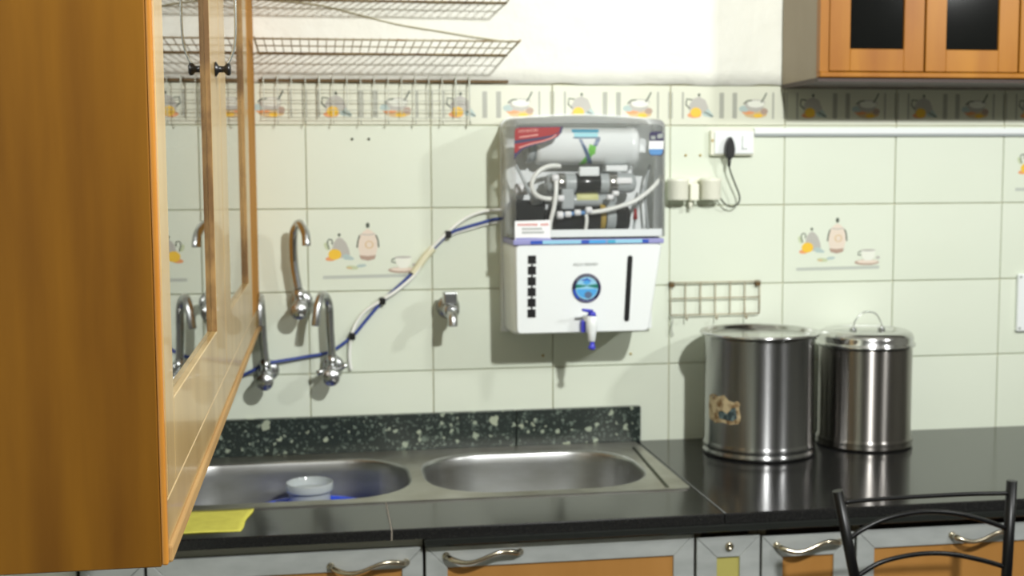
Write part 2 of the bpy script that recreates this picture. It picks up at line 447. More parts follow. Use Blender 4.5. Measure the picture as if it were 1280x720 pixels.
# border motif, 150 mm each: little teapot with orange, bowl with ladle and fruit, stripes
def mo(cx, l): return [(cx+a, b) for a, b in l]
bord = []
for x, w in ((-146, 3.2), (-118, 5.0), (118, 5.0), (146, 3.2)):
    bord.append(('p_stripe', [(x-w/2, -33), (x+w/2, -33), (x+w/2, 33), (x-w/2, 33)]))
for x in (-17, 17):
    bord.append(('p_stripe', [(x-6, -32), (x+6, -32), (x+6, 32), (x-6, 32)]))
c = -78
bord += [('p_grey', mo(c, [(-22, -20), (-24, 0), (-14, 16), (2, 22), (18, 14), (26, -4), (26, -20)])),
         ('p_dark', ell(c+2, 26, 3.4, 4)), ('p_dark', stroke(mo(c, [(-22, -8), (-32, 2), (-30, 16), (-16, 14)]), 3.4)),
         ('p_blue', mo(c, [(10, -20), (26, -8), (40, -26), (34, -30), (14, -26)])),
         ('p_orange', ell(c-10, -24, 18, 7)), ('p_yellow', ell(c-6, -17, 14, 12)), ('p_dark', stroke(mo(c, [(16, -16), (38, -28)]), 3))]
c = 66
bord += [('p_tan', ell(c+6, -22, 30, 9)), ('p_orange', ell(c-14, -16, 16, 6)), ('p_yellow', ell(c+12, -25, 12, 5)),
         ('p_brown', ell(c+28, -14, 10, 8)), ('p_blue', ell(c-24, -8, 14, 8)),
         ('p_grey', mo(c, [(-24, 8), (30, 8), (24, -8), (10, -16), (-10, -14), (-20, -4)])),
         ('p_white', ell(c+6, 4, 22, 9)), ('p_grey', stroke(ell(c+4, 8, 26, 6, n=12, a0=0, a1=PI), 2.4)),
         ('p_dark', stroke(mo(c, [(20, 8), (28, 20), (34, 32)]), 3.6)), ('p_dark', stroke(mo(c, [(-26, 4), (-16, 12), (-4, 13)]), 3))]
bord_mesh = print_mesh('border_print', bord)

def place(name, me, parent, loc, label=None):
    o = bpy.data.objects.new(name, me); COL.objects.link(o); o.parent = parent; o.location = loc
    if label: o['label'] = label
    return o
DECO = {(0, 1), (4, 1), (6, 0)}
for c_ in range(-1, 11):
    if c_*0.3+0.3 > XR: continue
    for r_ in range(4):
        z = ROW0 - 0.2*r_ - 0.1
        jit = random.uniform(-0.0003, 0.0003)
        t = place('tile', tmesh, wb, (c_*0.3+0.15, jit, z)) if c_ >= 0 else \
            place('tile', tmesh, wb, (-0.15, jit, z))
        if (c_, r_) in DECO:
            t['label'] = 'tile printed with teapot, urn, cup and orange over a grey bar'
            place('tile_print', deco_mesh, t, (0, 0, 0))
    t = place('border_tile', bmesh_b, wb, (c_*0.3+0.15, 0, ROW0+0.05), 'border tile printed with teapot, fruit bowl and grey stripes')
    place('border_print', bord_mesh, t, (0, 0, 0))
for r_ in range(4): place('tile', hmesh, wb, (-0.3-0.065, 0, ROW0-0.2*r_-0.1))
place('border_tile', hbmesh, wb, (-0.3-0.065, 0, ROW0+0.05))
# four small screw holes with dark plugs
for x, z in ((0.111, 1.622), (0.151, 1.622), (0.94, 1.581), (0.978, 1.581), (0.575, 1.085), (0.80, 1.083)):
    part('wall_plug', lathe(B(), [(0.0001, -0.004), (0.003, -0.003), (0.0034, 0.001)], (x, 0, z), 10, 'Y'), 'cord_black' if x < 0.3 else 'gold', wb)

# ---- speckled stone upstand behind the sink
bs = bpy.data.objects.new('trim_1', None); COL.objects.link(bs); struct(bs); bs.location = (0.2, 0, CT)
for x0, x1 in ((XL, 0.503), (0.505, 0.822)):
    part('stone_slab', box(B(), x0, x1, -0.02, -0.001, CT, 0.951, 0.0012, 1), 'terrazzo', bs)

# ------------------------------------------------------------------ worktop
wt = thing('worktop', 'black granite worktop running along the tiled wall around the sink', 'worktop', (1.0, -0.35, 0.84))
HX0, HX1, HY0, HY1 = -0.392, 0.792, -0.49, -0.07
def slab(x0, x1, y0, y1): return part('granite_slab', box(B(), x0, x1, y0, y1, 0.838, CT, 0.0025, 2), 'granite', wt)
slab(XL+0.001, 0.1535, -0.70, HY0); slab(0.1545, 0.8145, -0.70, HY0); slab(0.8155, XR-0.2, -0.70, -0.0015)
slab(HX1, 0.8145, HY0+0.0005, -0.0015); slab(HX0, HX1-0.0005, HY1, -0.0015); slab(XL+0.001, HX0-0.0005, HY0+0.0005, -0.0015)
part('front_lip', box(B(), 0.217, XR-0.2, -0.699, -0.682, 0.822, 0.8375, 0.002, 1), 'black_shiny', wt, 'thin dark lip under the front edge')

part('joint', box(B(), 0.1536, 0.1544, -0.7002, HY0-0.004, 0.8385, CT+0.0002), 'p_cream', wt, 'thin pale joint line in front of the sink')

# ------------------------------------------------------------------ sink
sink = thing('kitchen_sink', 'double bowl stainless steel sink set into the black worktop', 'sink', (0.2, -0.28, 0.68))
def rr_loop(x0, x1, y0, y1, r, z, n=9): return [(x, y, z) for x, y in rrect(x0, x1, y0, y1, r, n)]
DZ = 0.8632
deck = B()
def loop_edges(bm, pts):
    vs = [bm.verts.new(p) for p in pts]
    return vs, [bm.edges.new((vs[i], vs[(i+1) % len(vs)])) for i in range(len(vs))]
dx0, dx1, dy0, dy1 = -0.408, 0.806, -0.503, -0.023
bowls = [(-0.36, 0.222, -0.468, -0.088), (0.248, 0.752, -0.468, -0.088)]
ov, oe = loop_edges(deck, rr_loop(dx0, dx1, dy0, dy1, 0.012, DZ, 3))
edges = list(oe)
for b in bowls: edges += loop_edges(deck, rr_loop(*b, 0.15, DZ))[1]
bmesh.ops.triangle_fill(deck, use_beauty=True, use_dissolve=False, edges=edges)
lo = [deck.verts.new(v.co + Vector((0, 0, -0.003))) for v in ov]
for i in range(len(ov)): deck.faces.new((ov[i], ov[(i+1) % len(ov)], lo[(i+1) % len(ov)], lo[i]))
bmesh.ops.recalc_face_normals(deck, faces=deck.faces[:])
part('sink_deck', deck, 'decksteel', sink)
for b in bowls:
    x0, x1, y0, y1 = b
    prof = [(0, 0, .12), (0.003, -0.0006, .119), (0.0065, -0.003, .117), (0.009, -0.008, .115), (0.011, -0.03, .113), (0.020, -0.13, .108), (0.028, -0.155, .102), (0.042, -0.17, .09), (0.065, -0.177, .07), (0.12, -0.181, .04)]
    bm = B(); rings = []
    for ins, dz, r in prof:
        r *= 1.25
        rings.append([bm.verts.new(p) for p in rr_loop(x0+ins, x1-ins, y0+ins, y1-ins, r, DZ+dz)])
    for a, c2 in zip(rings, rings[1:]):
        for i in range(len(a)):
            f = bm.faces.new((a[i], a[(i+1) % len(a)], c2[(i+1) % len(a)], c2[i])); f.smooth = True
    bm.faces.new(rings[-1]); bmesh.ops.recalc_face_normals(bm, faces=bm.faces[:])
    for f in bm.faces: f.normal_flip()
    bo = part('sink_bowl', bm, 'sinksteel', sink)
    part('drain', lathe(B(), [(0.0001, 0.001), (0.02, 0.001), (0.024, 0.004), (0.038, 0.004), (0.042, 0.0)], ((x0+x1)/2, (y0+y1)/2, DZ-0.181), 24), 'steel', bo)
part('drainage_ridge', tube(B(), [(0.783, -0.10, DZ+0.0005), (0.757, -0.49, DZ+0.0005)], 0.0035, 8), 'cord_black', sink, 'dark narrow groove along the right edge')

# ------------------------------------------------------------------ base cabinets
YD = -0.678
def miter_frame(bm, x0, x1, z0, z1, w, y0, y1):
    e = 0.0006                                           # hairline at the mitres
    prism(bm, [(x0+e, z1), (x1-e, z1), (x1-w-e, z1-w), (x0+w+e, z1-w)], y0, y1)
    prism(bm, [(x0+e, z0), (x1-e, z0), (x1-w-e, z0+w), (x0+w+e, z0+w)], y0, y1)
    prism(bm, [(x0, z0+e), (x0, z1-e), (x0+w, z1-w-e), (x0+w, z0+w+e)], y0, y1)
    prism(bm, [(x1, z0+e), (x1, z1-e), (x1-w, z1-w-e), (x1-w, z0+w+e)], y0, y1)
    bmesh.ops.bevel(bm, geom=bm.edges[:], offset=0.0007, segments=1, affect='EDGES')
    return bm
def handle(door, x0, x1, z0, z1):
    """wavy cast bar handle"""
    pts = []; rad = []
    for i in range(17):
        t = i/16; env = math.sin(PI*min(1, max(0, t)))**0.5 if 0 < t < 1 else 0
        pts.append((x0+(x1-x0)*t, YD-0.004-0.024*env, z0+(z1-z0)*t + 0.009*math.sin(2*PI*t)*-1))
        rad.append(0.0062 - 0.0022*math.sin(PI*t))
    bm = tube(B(), pts, rad, 10)
    for t in (0, 1):
        lathe(bm, [(0.0075, 0.0), (0.0075, -0.002), (0.005, -0.005)], (x0+(x1-x0)*t, YD, z0+(z1-z0)*t), 14, 'Y')
    part('door_handle', bm, 'brass', door)
cabs = [
 (-0.425, -0.307, 0.812, 0.032, 'narrow olive-panelled base cabinet at the far left end, under the wooden cabinet', 'olive_panel', None, 'pale_rail', True),
 (-0.304, 0.216, 0.816, 0.040, 'base cabinet with an orange panel under the left sink bowl and yellow cloth', 'orange_panel', (0.038, 0.182, 0.788, 0.788), 'pale_rail', True),
 (0.219, 0.760, 0.815, 0.042, 'wide base cabinet with an orange panel under the right sink bowl', 'orange_panel', (0.260, 0.405, 0.797, 0.797), 'brown_rail', False),
 (0.763, 0.898, 0.806, 0.042, 'narrow olive-panelled base cabinet with a round lock, left of the steel cans', 'olive_panel', None, 'brown_rail', False),
 (0.900, 1.100, 0.802, 0.044, 'small base cabinet with an orange panel directly below the steel cans', 'orange_panel', (0.932, 1.066, 0.783, 0.783), 'brown_rail', False),
 (1.103, 1.640, 0.804, 0.038, 'wide base cabinet with an orange panel behind the black chair', 'orange_panel', (1.312, 1.440, 0.785, 0.785), 'brown_rail', False),
]
for a in cabs:
    x0, x1, top, w, lab, pm, hn, rl, pale = a
    t = thing('base_cabinet', lab, 'cabinet', ((x0+x1)/2, -0.35, 0.0), 'base cabinets under the worktop')
    bm = B()
    for xs in (x0+0.001, x1-0.017):
        low = x0 < 0.7                                  # the sides are cut down where the sink bowls hang
        box(bm, xs, xs+0.016, -0.655, -0.51, 0.0, 0.8365)
        box(bm, xs, xs+0.016, -0.5095, -0.002, 0.0, 0.66 if low else 0.8365)
    box(bm, x0+0.017, x1-0.017, -0.655, -0.002, 0.08, 0.096); box(bm, x0+0.017, x1-0.017, -0.60, -0.585, 0.0, 0.08)
    part('carcass', bm, 'right_side', t)
    yr = -0.667 if pale else -0.650
    part('top_rail', box(B(), x0+0.001, x1-0.001, yr, yr+0.010 if pale else yr+0.012, 0.77, 0.8365 if not pale else 0.8365), rl, t)
    d = part('cabinet_door', miter_frame(B(), x0+0.0015, x1-0.0015, 0.10, top, w, -0.678, -0.6675), 'alu', t)
    part('door_panel', box(B(), x0+w-0.003, x1-w+0.003, -0.6735, -0.6695, 0.10+w-0.004, top-w+0.004), pm, d)
    if hn: handle(d, *hn)
    if 'lock' in lab:
        part('door_lock', lathe(B(), [(0.0001, -0.004), (0.0035, -0.004), (0.004, -0.006), (0.008, -0.005), (0.009, 0.0)], (0.832, -0.678, 0.786), 18, 'Y'), 'brass', d)

# ------------------------------------------------------------------ near wooden wall cabinet (left)
XC = -0.117
wc = thing('glazed_wall_cabinet', 'varnished wooden wall cabinet with glass doors filling the left side', 'cabinet', (-0.27, -0.95, 1.165))
Z0, Z1, YA, YB = 1.168, 2.10, -1.862, -0.004
part('near_side_panel', box(B(), XL+0.002, XC-0.0064, YA, YA+0.0095, Z0, Z1, 0.001, 1), 'side_ply', wc, 'dark brown plywood side panel')
part('edge_strip', box(B(), XC-0.0062, XC-0.0003, YA+0.0003, YA+0.0095, Z0+0.001, Z1, 0.002, 2), 'edge_wood', wc, 'bright orange edging along the near corner')
part('bottom_panel', box(B(), XL+0.002, XC-0.016, YA+0.0105, YB, Z0, Z0+0.018), 'side_ply', wc)
part('top_panel', box(B(), XL+0.002, XC-0.016, YA+0.0105, YB, Z1-0.018, Z1), 'side_ply', wc)
part('back_panel', box(B(), XL+0.002, XL+0.010, YA+0.0105, YB, Z0+0.0185, Z1-0.0185), 'interior', wc)
part('far_side_panel', box(B(), XL+0.0105, XC-0.016, YB-0.018, YB, Z0+0.0185, Z1-0.0185), 'side_ply', wc)
part('shelf', box(B(), XL+0.0105, XC-0.03, YA+0.02, YB-0.0185, 1.60, 1.615), 'interior', wc)
part('bottom_rail', box(B(), XC-0.0155, XC-0.001, YA+0.0112, YB, Z0+0.018, 1.228, 0.001, 1), 'door_wood', wc)
part('bottom_moulding', box(B(), XC-0.0155, XC+0.003, YA+0.0112, YB, Z0, Z0+0.0175, 0.003, 2), 'moulding_wood', wc, 'lighter bottom moulding')
part('far_stile', box(B(), XC-0.0155, XC+0.0005, -0.297, YB, 1.2285, Z1, 0.0012, 1), 'stile_wood', wc, 'orange filler stile beside the tiled wall')
def glass_door(y0, y1, g0, g1):
    z0, z1, gz0 = 1.231, Z1-0.004, 1.314
    gz1 = Z1-0.09
    bm = B(); xa, xb = XC-0.0155, XC
    box(bm, xa, xb, y0, g0, z0, z1, 0.001, 1); box(bm, xa, xb, g1, y1, z0, z1, 0.001, 1)
    box(bm, xa, xb, g0+0.0002, g1-0.0002, z0, gz0, 0.001, 1); box(bm, xa, xb, g0+0.0002, g1-0.0002, gz1, z1, 0.001, 1)
    d = part('cabinet_door', bm, 'door_wood', wc, 'varnished door frame with one tall pane')
    part('glass_pane', box(B(), XC-0.0110, XC-0.0070, g0+0.0004, g1-0.0004, gz0+0.0004, gz1-0.0004), 'glass', d)
    part('shaded_edge_strip', box(B(), XC-0.0069, XC-0.0003, g1-0.0018, g1-0.0001, gz0+0.0005, gz1-0.0005), 'shaded_edge', d, 'rough brown strip giving the stile edge its shade')  # added strip over the rough stile edge, with its shade put into the colour
    return d
d1 = glass_door(-1.8505, -1.082, -1.785, -1.245)
d2 = glass_door(-1.078, -0.300, -0.955, -0.43)
part('door_knob', lathe(B(), [(0.010, 0.0), (0.011, 0.002), (0.005, 0.006), (0.0045, 0.013), (0.009, 0.017), (0.0095, 0.021), (0.006, 0.023)], (XC, -1.165, 1.686), 16, 'X'), 'black_plastic', d1, 'small dark round knob')
part('wire_loop', tube(B(), spline([(XC+0.016, -1.165, 1.692), (XC+0.022, -1.165, 1.70), (XC+0.029, -1.165, 1.722), (XC+0.031, -1.165, 1.76), (XC+0.030, -1.165, 1.80), (XC+0.024, -1.165, 1.83), (XC+0.001, -1.165, 1.85)]), 0.0018, 6), 'silver_wire', d1, 'loop of silver wire twisted on the knob')

# ------------------------------------------------------------------ right wall cabinet
rc = thing('wall_cabinet', 'orange brown wall cabinet with dark glass doors above the conduit at upper right', 'cabinet', (1.8, -0.125, 1.755))
RX0, RX1, RZ0, RZ1, RY = 1.187, 2.66, 1.757, 2.40, -0.25
part('side_panel', box(B(), RX0, RX0+0.018, RY+0.021, -0.012, RZ0, RZ1), 'right_side', rc, 'grey brown laminated side')
part('far_side_panel', box(B(), RX1-0.018, RX1, RY+0.021, -0.012, RZ0, RZ1), 'right_side', rc)
part('bottom_panel', box(B(), RX0-0.001, RX1, RY+0.006, -0.012, RZ0-0.010, RZ0-0.0002), 'brown_rail', rc, 'dark underside board')
part('top_panel', box(B(), RX0, RX1, RY+0.021, -0.012, RZ1+0.0002, RZ1+0.018), 'right_side', rc)
part('back_panel', box(B(), RX0+0.0185, RX1-0.0185, -0.020, -0.012, RZ0, RZ1), 'interior', rc)
bm = B()
box(bm, RX0-0.001, RX0+0.020, RY, RY+0.0205, RZ0+0.0125, RZ1); box(bm, RX1-0.02, RX1, RY, RY+0.0205, RZ0+0.0125, RZ1)
box(bm, RX0+0.0202, RX1-0.0202, RY, RY+0.0205, RZ1-0.02, RZ1)
part('face_frame', bm, 'right_wood', rc)
part('bottom_moulding', box(B(), RX0-0.001, RX1, RY-0.003, RY+0.0205, RZ0, RZ0+0.0122, 0.002, 1), 'right_wood', rc)
for k in range(6):
    x0 = 1.2095 + 0.2395*k; x1 = x0+0.2345
    bm = B(); z0, z1 = 1.7715, RZ1-0.0215; gx0, gx1, gz0, gz1 = x0+0.051, x1-0.050, 1.823, z1-0.06
    ya, yb = RY+0.001, RY+0.019
    box(bm, x0, gx0, ya, yb, z0, z1, 0.001, 1); box(bm, gx1, x1, ya, yb, z0, z1, 0.001, 1)
    box(bm, gx0+0.0002, gx1-0.0002, ya, yb, z0, gz0, 0.001, 1); box(bm, gx0+0.0002, gx1-0.0002, ya, yb, gz1, z1, 0.001, 1)
    d = part('cabinet_door', bm, 'right_wood', rc)
    part('glass_pane', box(B(), gx0+0.0005, gx1-0.0005, ya+0.006, ya+0.010, gz0+0.0005, gz1-0.0005), 'dark_glass', d, 'dark glass pane')

# ------------------------------------------------------------------ conduit, switch, plug, bell holders, small fixtures
cd = thing('cable_conduit', 'long white cable trunking on the wall right of the socket', 'conduit', (1.86, 0, 1.63))
part('trunking', box(B(), 1.1165, 2.66, -0.011, -0.0005, 1.634, 1.649, 0.001, 1), 'white_plastic', cd)
part('base_strip', box(B(), 1.1165, 2.66, -0.008, -0.0005, 1.6285, 1.6335), 'grey_plastic', cd)
so = thing('wall_socket', 'white switch and socket plate right of the water purifier', 'socket', (1.055, 0, 1.61))
part('back_box', box(B(), 1.0, 1.1135, -0.018, -0.0005, 1.580, 1.643, 0.003, 2), 'cream_plastic', so)
part('face_plate', box(B(), 1.008, 1.110, -0.023, -0.0182, 1.584, 1.640, 0.002, 2), 'white_plastic', so)
part('rocker_switch', box(B(), 1.079, 1.093, -0.028, -0.0232, 1.596, 1.630, 0.0015, 2), 'white_plastic', so)
part('screw', lathe(B(), [(0.003, -0.0012), (0.0035, 0.0)], (1.004, -0.018, 1.617), 10, 'Y'), 'gold', so)
pl = thing('power_plug', 'black plug pushed into the socket with a thin looping cord', 'plug', (1.043, -0.024, 1.60))
bm = B()
prof = [(1.034, 1.572), (1.031, 1.585), (1.031, 1.601), (1.036, 1.618), (1.043, 1.628), (1.050, 1.618), (1.055, 1.601), (1.055, 1.585), (1.050, 1.572)]
prism(bm, prof, -0.045, -0.0235); bmesh.ops.bevel(bm, geom=bm.edges[:], offset=0.003, segments=2, affect='EDGES')
part('plug_body', bm, 'black_plastic', pl)
part('cord_grip', tube(B(), [(1.043, -0.035, 1.574), (1.042, -0.034, 1.552)], [0.0055, 0.0035], 10), 'black_plastic', pl)
part('power_cord', tube(B(), spline([(1.042, -0.034, 1.553), (1.048, -0.033, 1.535), (1.060, -0.03, 1.508), (1.072, -0.028, 1.480), (1.070, -0.028, 1.462), (1.056, -0.027, 1.452), (1.040, -0.025, 1.456), (1.027, -0.022, 1.470), (1.019, -0.018, 1.487)]), 0.0022, 7), 'cord_black', pl)
hd = thing('twin_cup_holder', 'white plastic holder of two short round cups below the socket', 'holder', (0.955, 0, 1.50))
for x in (0.912, 0.996):
    bm = lathe(B(), [(0.0245, 0.0), (0.026, 0.002), (0.026, 0.044), (0.0275, 0.046), (0.0275, 0.052), (0.024, 0.054), (0.023, 0.052)], (x, -0.030, 1.470), 28)
    part('cup', bm, 'cream_plastic', hd)
bm = box(B(), 0.930, 0.976, -0.012, -0.0005, 1.475, 1.526, 0.002, 1)
part('back_plate', bm, 'cream_plastic', hd)
part('clamp_block', box(B(), 0.941, 0.964, -0.040, -0.0125, 1.468, 1.510, 0.003, 2), 'cream_plastic', hd)
part('clamp_pin', tube(B(), [(0.947, -0.022, 1.469), (0.947, -0.022, 1.448)], 0.005, 10), 'cream_plastic', hd)
bp = thing('switch_plate', 'white screwed blank plate on the tiles at the far right edge', 'switch plate', (1.90, 0, 1.19))
part('plate', box(B(), 1.846, 1.96, -0.012, -0.0005, 1.115, 1.268, 0.003, 2), 'white_plastic', bp)
for x, z in ((1.853, 1.260), (1.853, 1.124), (1.953, 1.260), (1.953, 1.124)):
    part('screw', lathe(B(), [(0.003, -0.0135), (0.0035, -0.012)], (x, 0, z), 10, 'Y'), 'grey_print', bp)

# ------------------------------------------------------------------ wire plate rack (two tiers), hanging grid, small basket
def wire_tier(name, zb, label, x0=-0.105, x1=0.488):
    t = thing(name, label, 'rack', ((x0+x1)/2, 0, zb), 'wire plate racks on the white wall')
    P = lambda d: (-d, zb + 0.06*d)
    D = 0.205
    for d, r, m in ((0.010, 0.0024, 'rail_brown'), (0.112, 0.0016, 'wire'), (D, 0.0022, 'wire')):
        y, z = P(d)
        part('rail', tube(B(), [(x0, y, z-0.003), (x1, y, z-0.003)], r, 8), m, t)
    for x in (x0, x1):
        y0, z0 = P(0.010); y1, z1 = P(D)
        part('end_wire', tube(B(), [(x, y0, z0), (x, y1, z1)], 0.0024, 8), 'wire', t)
    bm = B(); n = int((x1-x0)/0.0195)
    for i in range(1, n):
        x = x0 + (x1-x0)*i/n
        y0, z0 = P(0.010); y1, z1 = P(D)
        tube(bm, [(x, y0, z0), (x, y1, z1)], 0.0013, 5)
    part('cross_wires', bm, 'wire', t, kind='stuff')
    for x in (x0+0.1, x1-0.1):
        part('wall_bracket', tube(B(), [(x, -0.0045, zb-0.003), (x, -0.012, zb-0.003)], 0.003, 8), 'rust', t)
    return t
wire_tier('wire_plate_rack', 1.826, 'lower wire plate rack standing out from the white wall, with rusty rails')
wire_tier('wire_plate_rack', 1.951, 'upper wire plate rack at the top edge, only its back rail and shadow showing')
hg = thing('hanging_wire_grid', 'wire grid hooked under the lower plate rack, in front of the border tiles', 'rack', (0.15, -0.02, 1.66))
part('mounting_strip', box(B(), -0.106, 0.49, -0.011, -0.0055, 1.7565, 1.7635, 0.001, 1), 'rust', hg, 'rusty flat strip along the top of the tiles')
for z in (1.737, 1.712, 1.690, 1.672):
    part('grid_bar', tube(B(), [(-0.10, -0.020, z), (0.395, -0.020, z)], 0.0009, 6), 'wire_grey', hg)
k = 0
for i in range(16):
    x = -0.095 + 0.0325*i
    if i == 15: x = 0.393
    pts = [(x, -0.013, 1.750), (x, -0.0125, 1.762), (x, -0.014, 1.770), (x, -0.0195, 1.766), (x, -0.021, 1.74), (x, -0.021, 1.676)]
    if i % 2: pts += [(x, -0.022, 1.664), (x, -0.030, 1.657), (x, -0.038, 1.664)]
    part('hook_wire', tube(B(), spline(pts, 4), 0.0011 if i not in (4, 14, 15) else 0.0018, 6), 'wire_grey', hg)
sb = thing('wire_basket', 'small wire basket rack on the tiles above the steel cans', 'rack', (1.02, -0.02, 1.17))
x0, x1 = 0.900, 1.134
for z in (1.262, 1.222, 1.180):
    part('grid_bar', tube(B(), [(x0, -0.0145, z), (x1, -0.0145, z)], 0.0018, 6), 'wire', sb)
for i in range(7):
    x = x0 + (x1-x0)*i/6
    pts = [(x, -0.012, 1.262), (x, -0.012, 1.180)]
    if i in (1, 3, 5): pts += [(x, -0.016, 1.170), (x, -0.026, 1.168), (x, -0.032, 1.178)]
    part('grid_wire', tube(B(), pts, 0.0016, 6), 'wire', sb)
for x in (x0+0.004, x1-0.004):
    part('fixing', box(B(), x-0.006, x+0.006, -0.014, -0.0005, 1.250, 1.264, 0.001, 1), 'rust', sb)
part('side_hanger', tube(B(), spline([(x0, -0.012, 1.182), (x0+0.006, -0.013, 1.165), (x0+0.002, -0.013, 1.145), (x0+0.008, -0.012, 1.128)]), 0.0016, 6), 'wire_grey', sb)
o = part('drooping_cord', tube(B(), spline([(-0.10, -0.009, 1.948), (0.041, -0.009, 1.936), (0.208, -0.009, 1.897), (0.33, -0.009, 1.878), (0.426, -0.009, 1.864), (0.50, -0.009, 1.855)]), 0.0012, 6), 'cord_tan', None, loc=(0.2, -0.009, 1.9))
tag(o, 'thin tan cord drooping across the white wall above the lower plate rack', 'cord')

# ------------------------------------------------------------------ taps
def swan_tap(label, x, z, spout, lean, wall_dy=0.0, extra=False):
    """wall mounted swan neck tap: flange, body coming out of the wall, round front knob, riser and curved spout"""
    t = thing('swan_neck_tap', label, 'tap', (x, 0, z), 'swan neck taps on the tiled wall')
    part('wall_flange', lathe(B(), [(0.0001, -0.012), (0.016, -0.012), (0.024, -0.007), (0.027, -0.002), (0.027, -0.0005)], (x+0.006, 0, z+0.012), 28, 'Y'), 'chrome', t)
    bm = lathe(B(), [(0.013, -0.002), (0.013, -0.030), (0.0165, -0.034), (0.0165, -0.062), (0.014, -0.066)], (x+0.003, 0, z+0.006), 24, 'Y')
    part('tap_body', bm, 'chrome', t)
    part('tap_knob', lathe(B(), [(0.010, -0.0665), (0.018, -0.067), (0.0205, -0.069), (0.0205, -0.086), (0.0185, -0.089), (0.0001, -0.090)], (x, 0, z-0.004), 24, 'Y'), 'chrome', t)
    part('riser_nut', tube(B(), [(x+0.003, -0.048, z+0.018), (x+0.003+lean*0.12, -0.048, z+0.044)], 0.0125, 12), 'chrome', t)
    part('spout', tube(B(), spline([(x+0.003+lean*0.12, -0.048, z+0.044)] + spout, 6), 0.0102, 14), 'chrome', t)
    return t
swan_tap('upper swan neck tap left of the printed teapot tile, spout curving right', -0.022, 1.222,
         [(-0.031, -0.048, 1.32), (-0.033, -0.050, 1.375), (-0.029, -0.060, 1.408), (-0.016, -0.090, 1.424), (-0.004, -0.124, 1.406), (-0.001, -0.136, 1.386), (-0.001, -0.138, 1.374)], -0.03)
t2 = swan_tap('lower swan neck tap whose spout curves left, in front of the blue tube', 0.050, 1.062,
         [(0.050, -0.048, 1.16), (0.049, -0.050, 1.215), (0.044, -0.060, 1.243), (0.033, -0.080, 1.255), (0.024, -0.10, 1.238), (0.019, -0.108, 1.21), (0.016, -0.110, 1.185)], 0.0)
swan_tap('leftmost swan neck tap, straight on, partly hidden by the wooden cabinet', -0.105, 1.056,
         [(-0.108, -0.048, 1.15), (-0.110, -0.052, 1.205), (-0.111, -0.066, 1.240), (-0.111, -0.090, 1.253), (-0.1115, -0.115, 1.240), (-0.112, -0.122, 1.215), (-0.112, -0.123, 1.19)], -0.02)
# lever arms and side outlet on the second tap
for sx in (-1, 1):
    part('side_lever', tube(B(), [(0.053+sx*0.014, -0.050, 1.072), (0.053+sx*0.028, -0.052, 1.073+0.006*sx), (0.053+sx*0.036, -0.053, 1.074+0.010*sx)], [0.007, 0.006, 0.0075], 10), 'chrome', t2)
bt = thing('short_bib_tap', 'short chrome bib tap with a square lever below the taped tubes', 'tap', (0.338, 0, 1.20))
part('wall_flange', lathe(B(), [(0.0001, -0.010), (0.018, -0.010), (0.026, -0.006), (0.029, -0.0005)], (0.338, 0, 1.212), 28, 'Y'), 'chrome', bt)
part('tap_body', lathe(B(), [(0.013, -0.004), (0.013, -0.045), (0.018, -0.05), (0.019, -0.082), (0.013, -0.088)], (0.338, 0, 1.210), 22, 'Y'), 'chrome', bt)
part('lever', box(B(), 0.319, 0.352, -0.088, -0.052, 1.226, 1.256, 0.004, 2), 'chrome', bt)
part('spout', tube(B(), spline([(0.338, -0.07, 1.206), (0.338, -0.092, 1.204), (0.338, -0.106, 1.194), (0.338, -0.110, 1.176)]), [0.0125]*7+[0.012]*6+[0.0115]*6, 14), 'chrome', bt)

# ------------------------------------------------------------------ water tubes
wtb = thing('tube_bundle', 'blue and white water tubes tied together, running from the purifier down left', 'tubes', (0.15, 0, 1.06))
blue = [(0.480, -0.020, 1.428), (0.450, -0.018, 1.426), (0.418, -0.013, 1.417), (0.375, -0.011, 1.405), (0.339, -0.010, 1.390), (0.289, -0.010, 1.342), (0.254, -0.010, 1.300), (0.177, -0.010, 1.229), (0.135, -0.010, 1.182), (0.103, -0.010, 1.146), (0.05, -0.010, 1.110), (-0.01, -0.011, 1.099), (-0.075, -0.019, 1.091), (-0.105, -0.0215, 1.0865), (-0.135, -0.017, 1.070), (-0.16, -0.010, 1.058)]
part('blue_tube', tube(B(), spline(blue), 0.0042, 8), 'tube_blue', wtb, 'blue tube')
white = [(0.480, -0.020, 1.450), (0.450, -0.018, 1.449), (0.418, -0.012, 1.444), (0.380, -0.011, 1.428), (0.339, -0.0155, 1.397), (0.289, -0.0165, 1.347), (0.258, -0.0165, 1.296), (0.215, -0.0165, 1.258), (0.177, -0.0165, 1.234), (0.135, -0.011, 1.206), (0.112, -0.011, 1.176), (0.102, -0.0155, 1.150), (0.097, -0.011, 1.12), (0.096, -0.010, 1.09), (0.099, -0.008, 1.064)]
part('white_tube', tube(B(), spline(white), 0.0042, 8), 'tube_white', wtb, 'white tube')
part('white_tube', tube(B(), spline([(0.480, -0.012, 1.420), (0.44, -0.010, 1.416), (0.40, -0.0075, 1.405), (0.339, -0.006, 1.385), (0.289, -0.005, 1.338)]), 0.0032, 8), 'tube_white', wtb)
part('tape_wrap', tube(B(), spline([(0.303, -0.012, 1.358), (0.282, -0.012, 1.336), (0.262, -0.012, 1.308), (0.252, -0.012, 1.296)]), 0.0095, 10), 'tape', wtb, 'cream tape wrapped round the tubes')
for x, z in ((0.339, 1.391), (0.177, 1.231), (0.103, 1.147)):
    bm = B(); box(bm, x-0.0075, x+0.0075, -0.022, -0.003, z-0.009, z+0.009, 0.003, 2)
    part('cable_tie', bm, 'black_plastic', wtb)

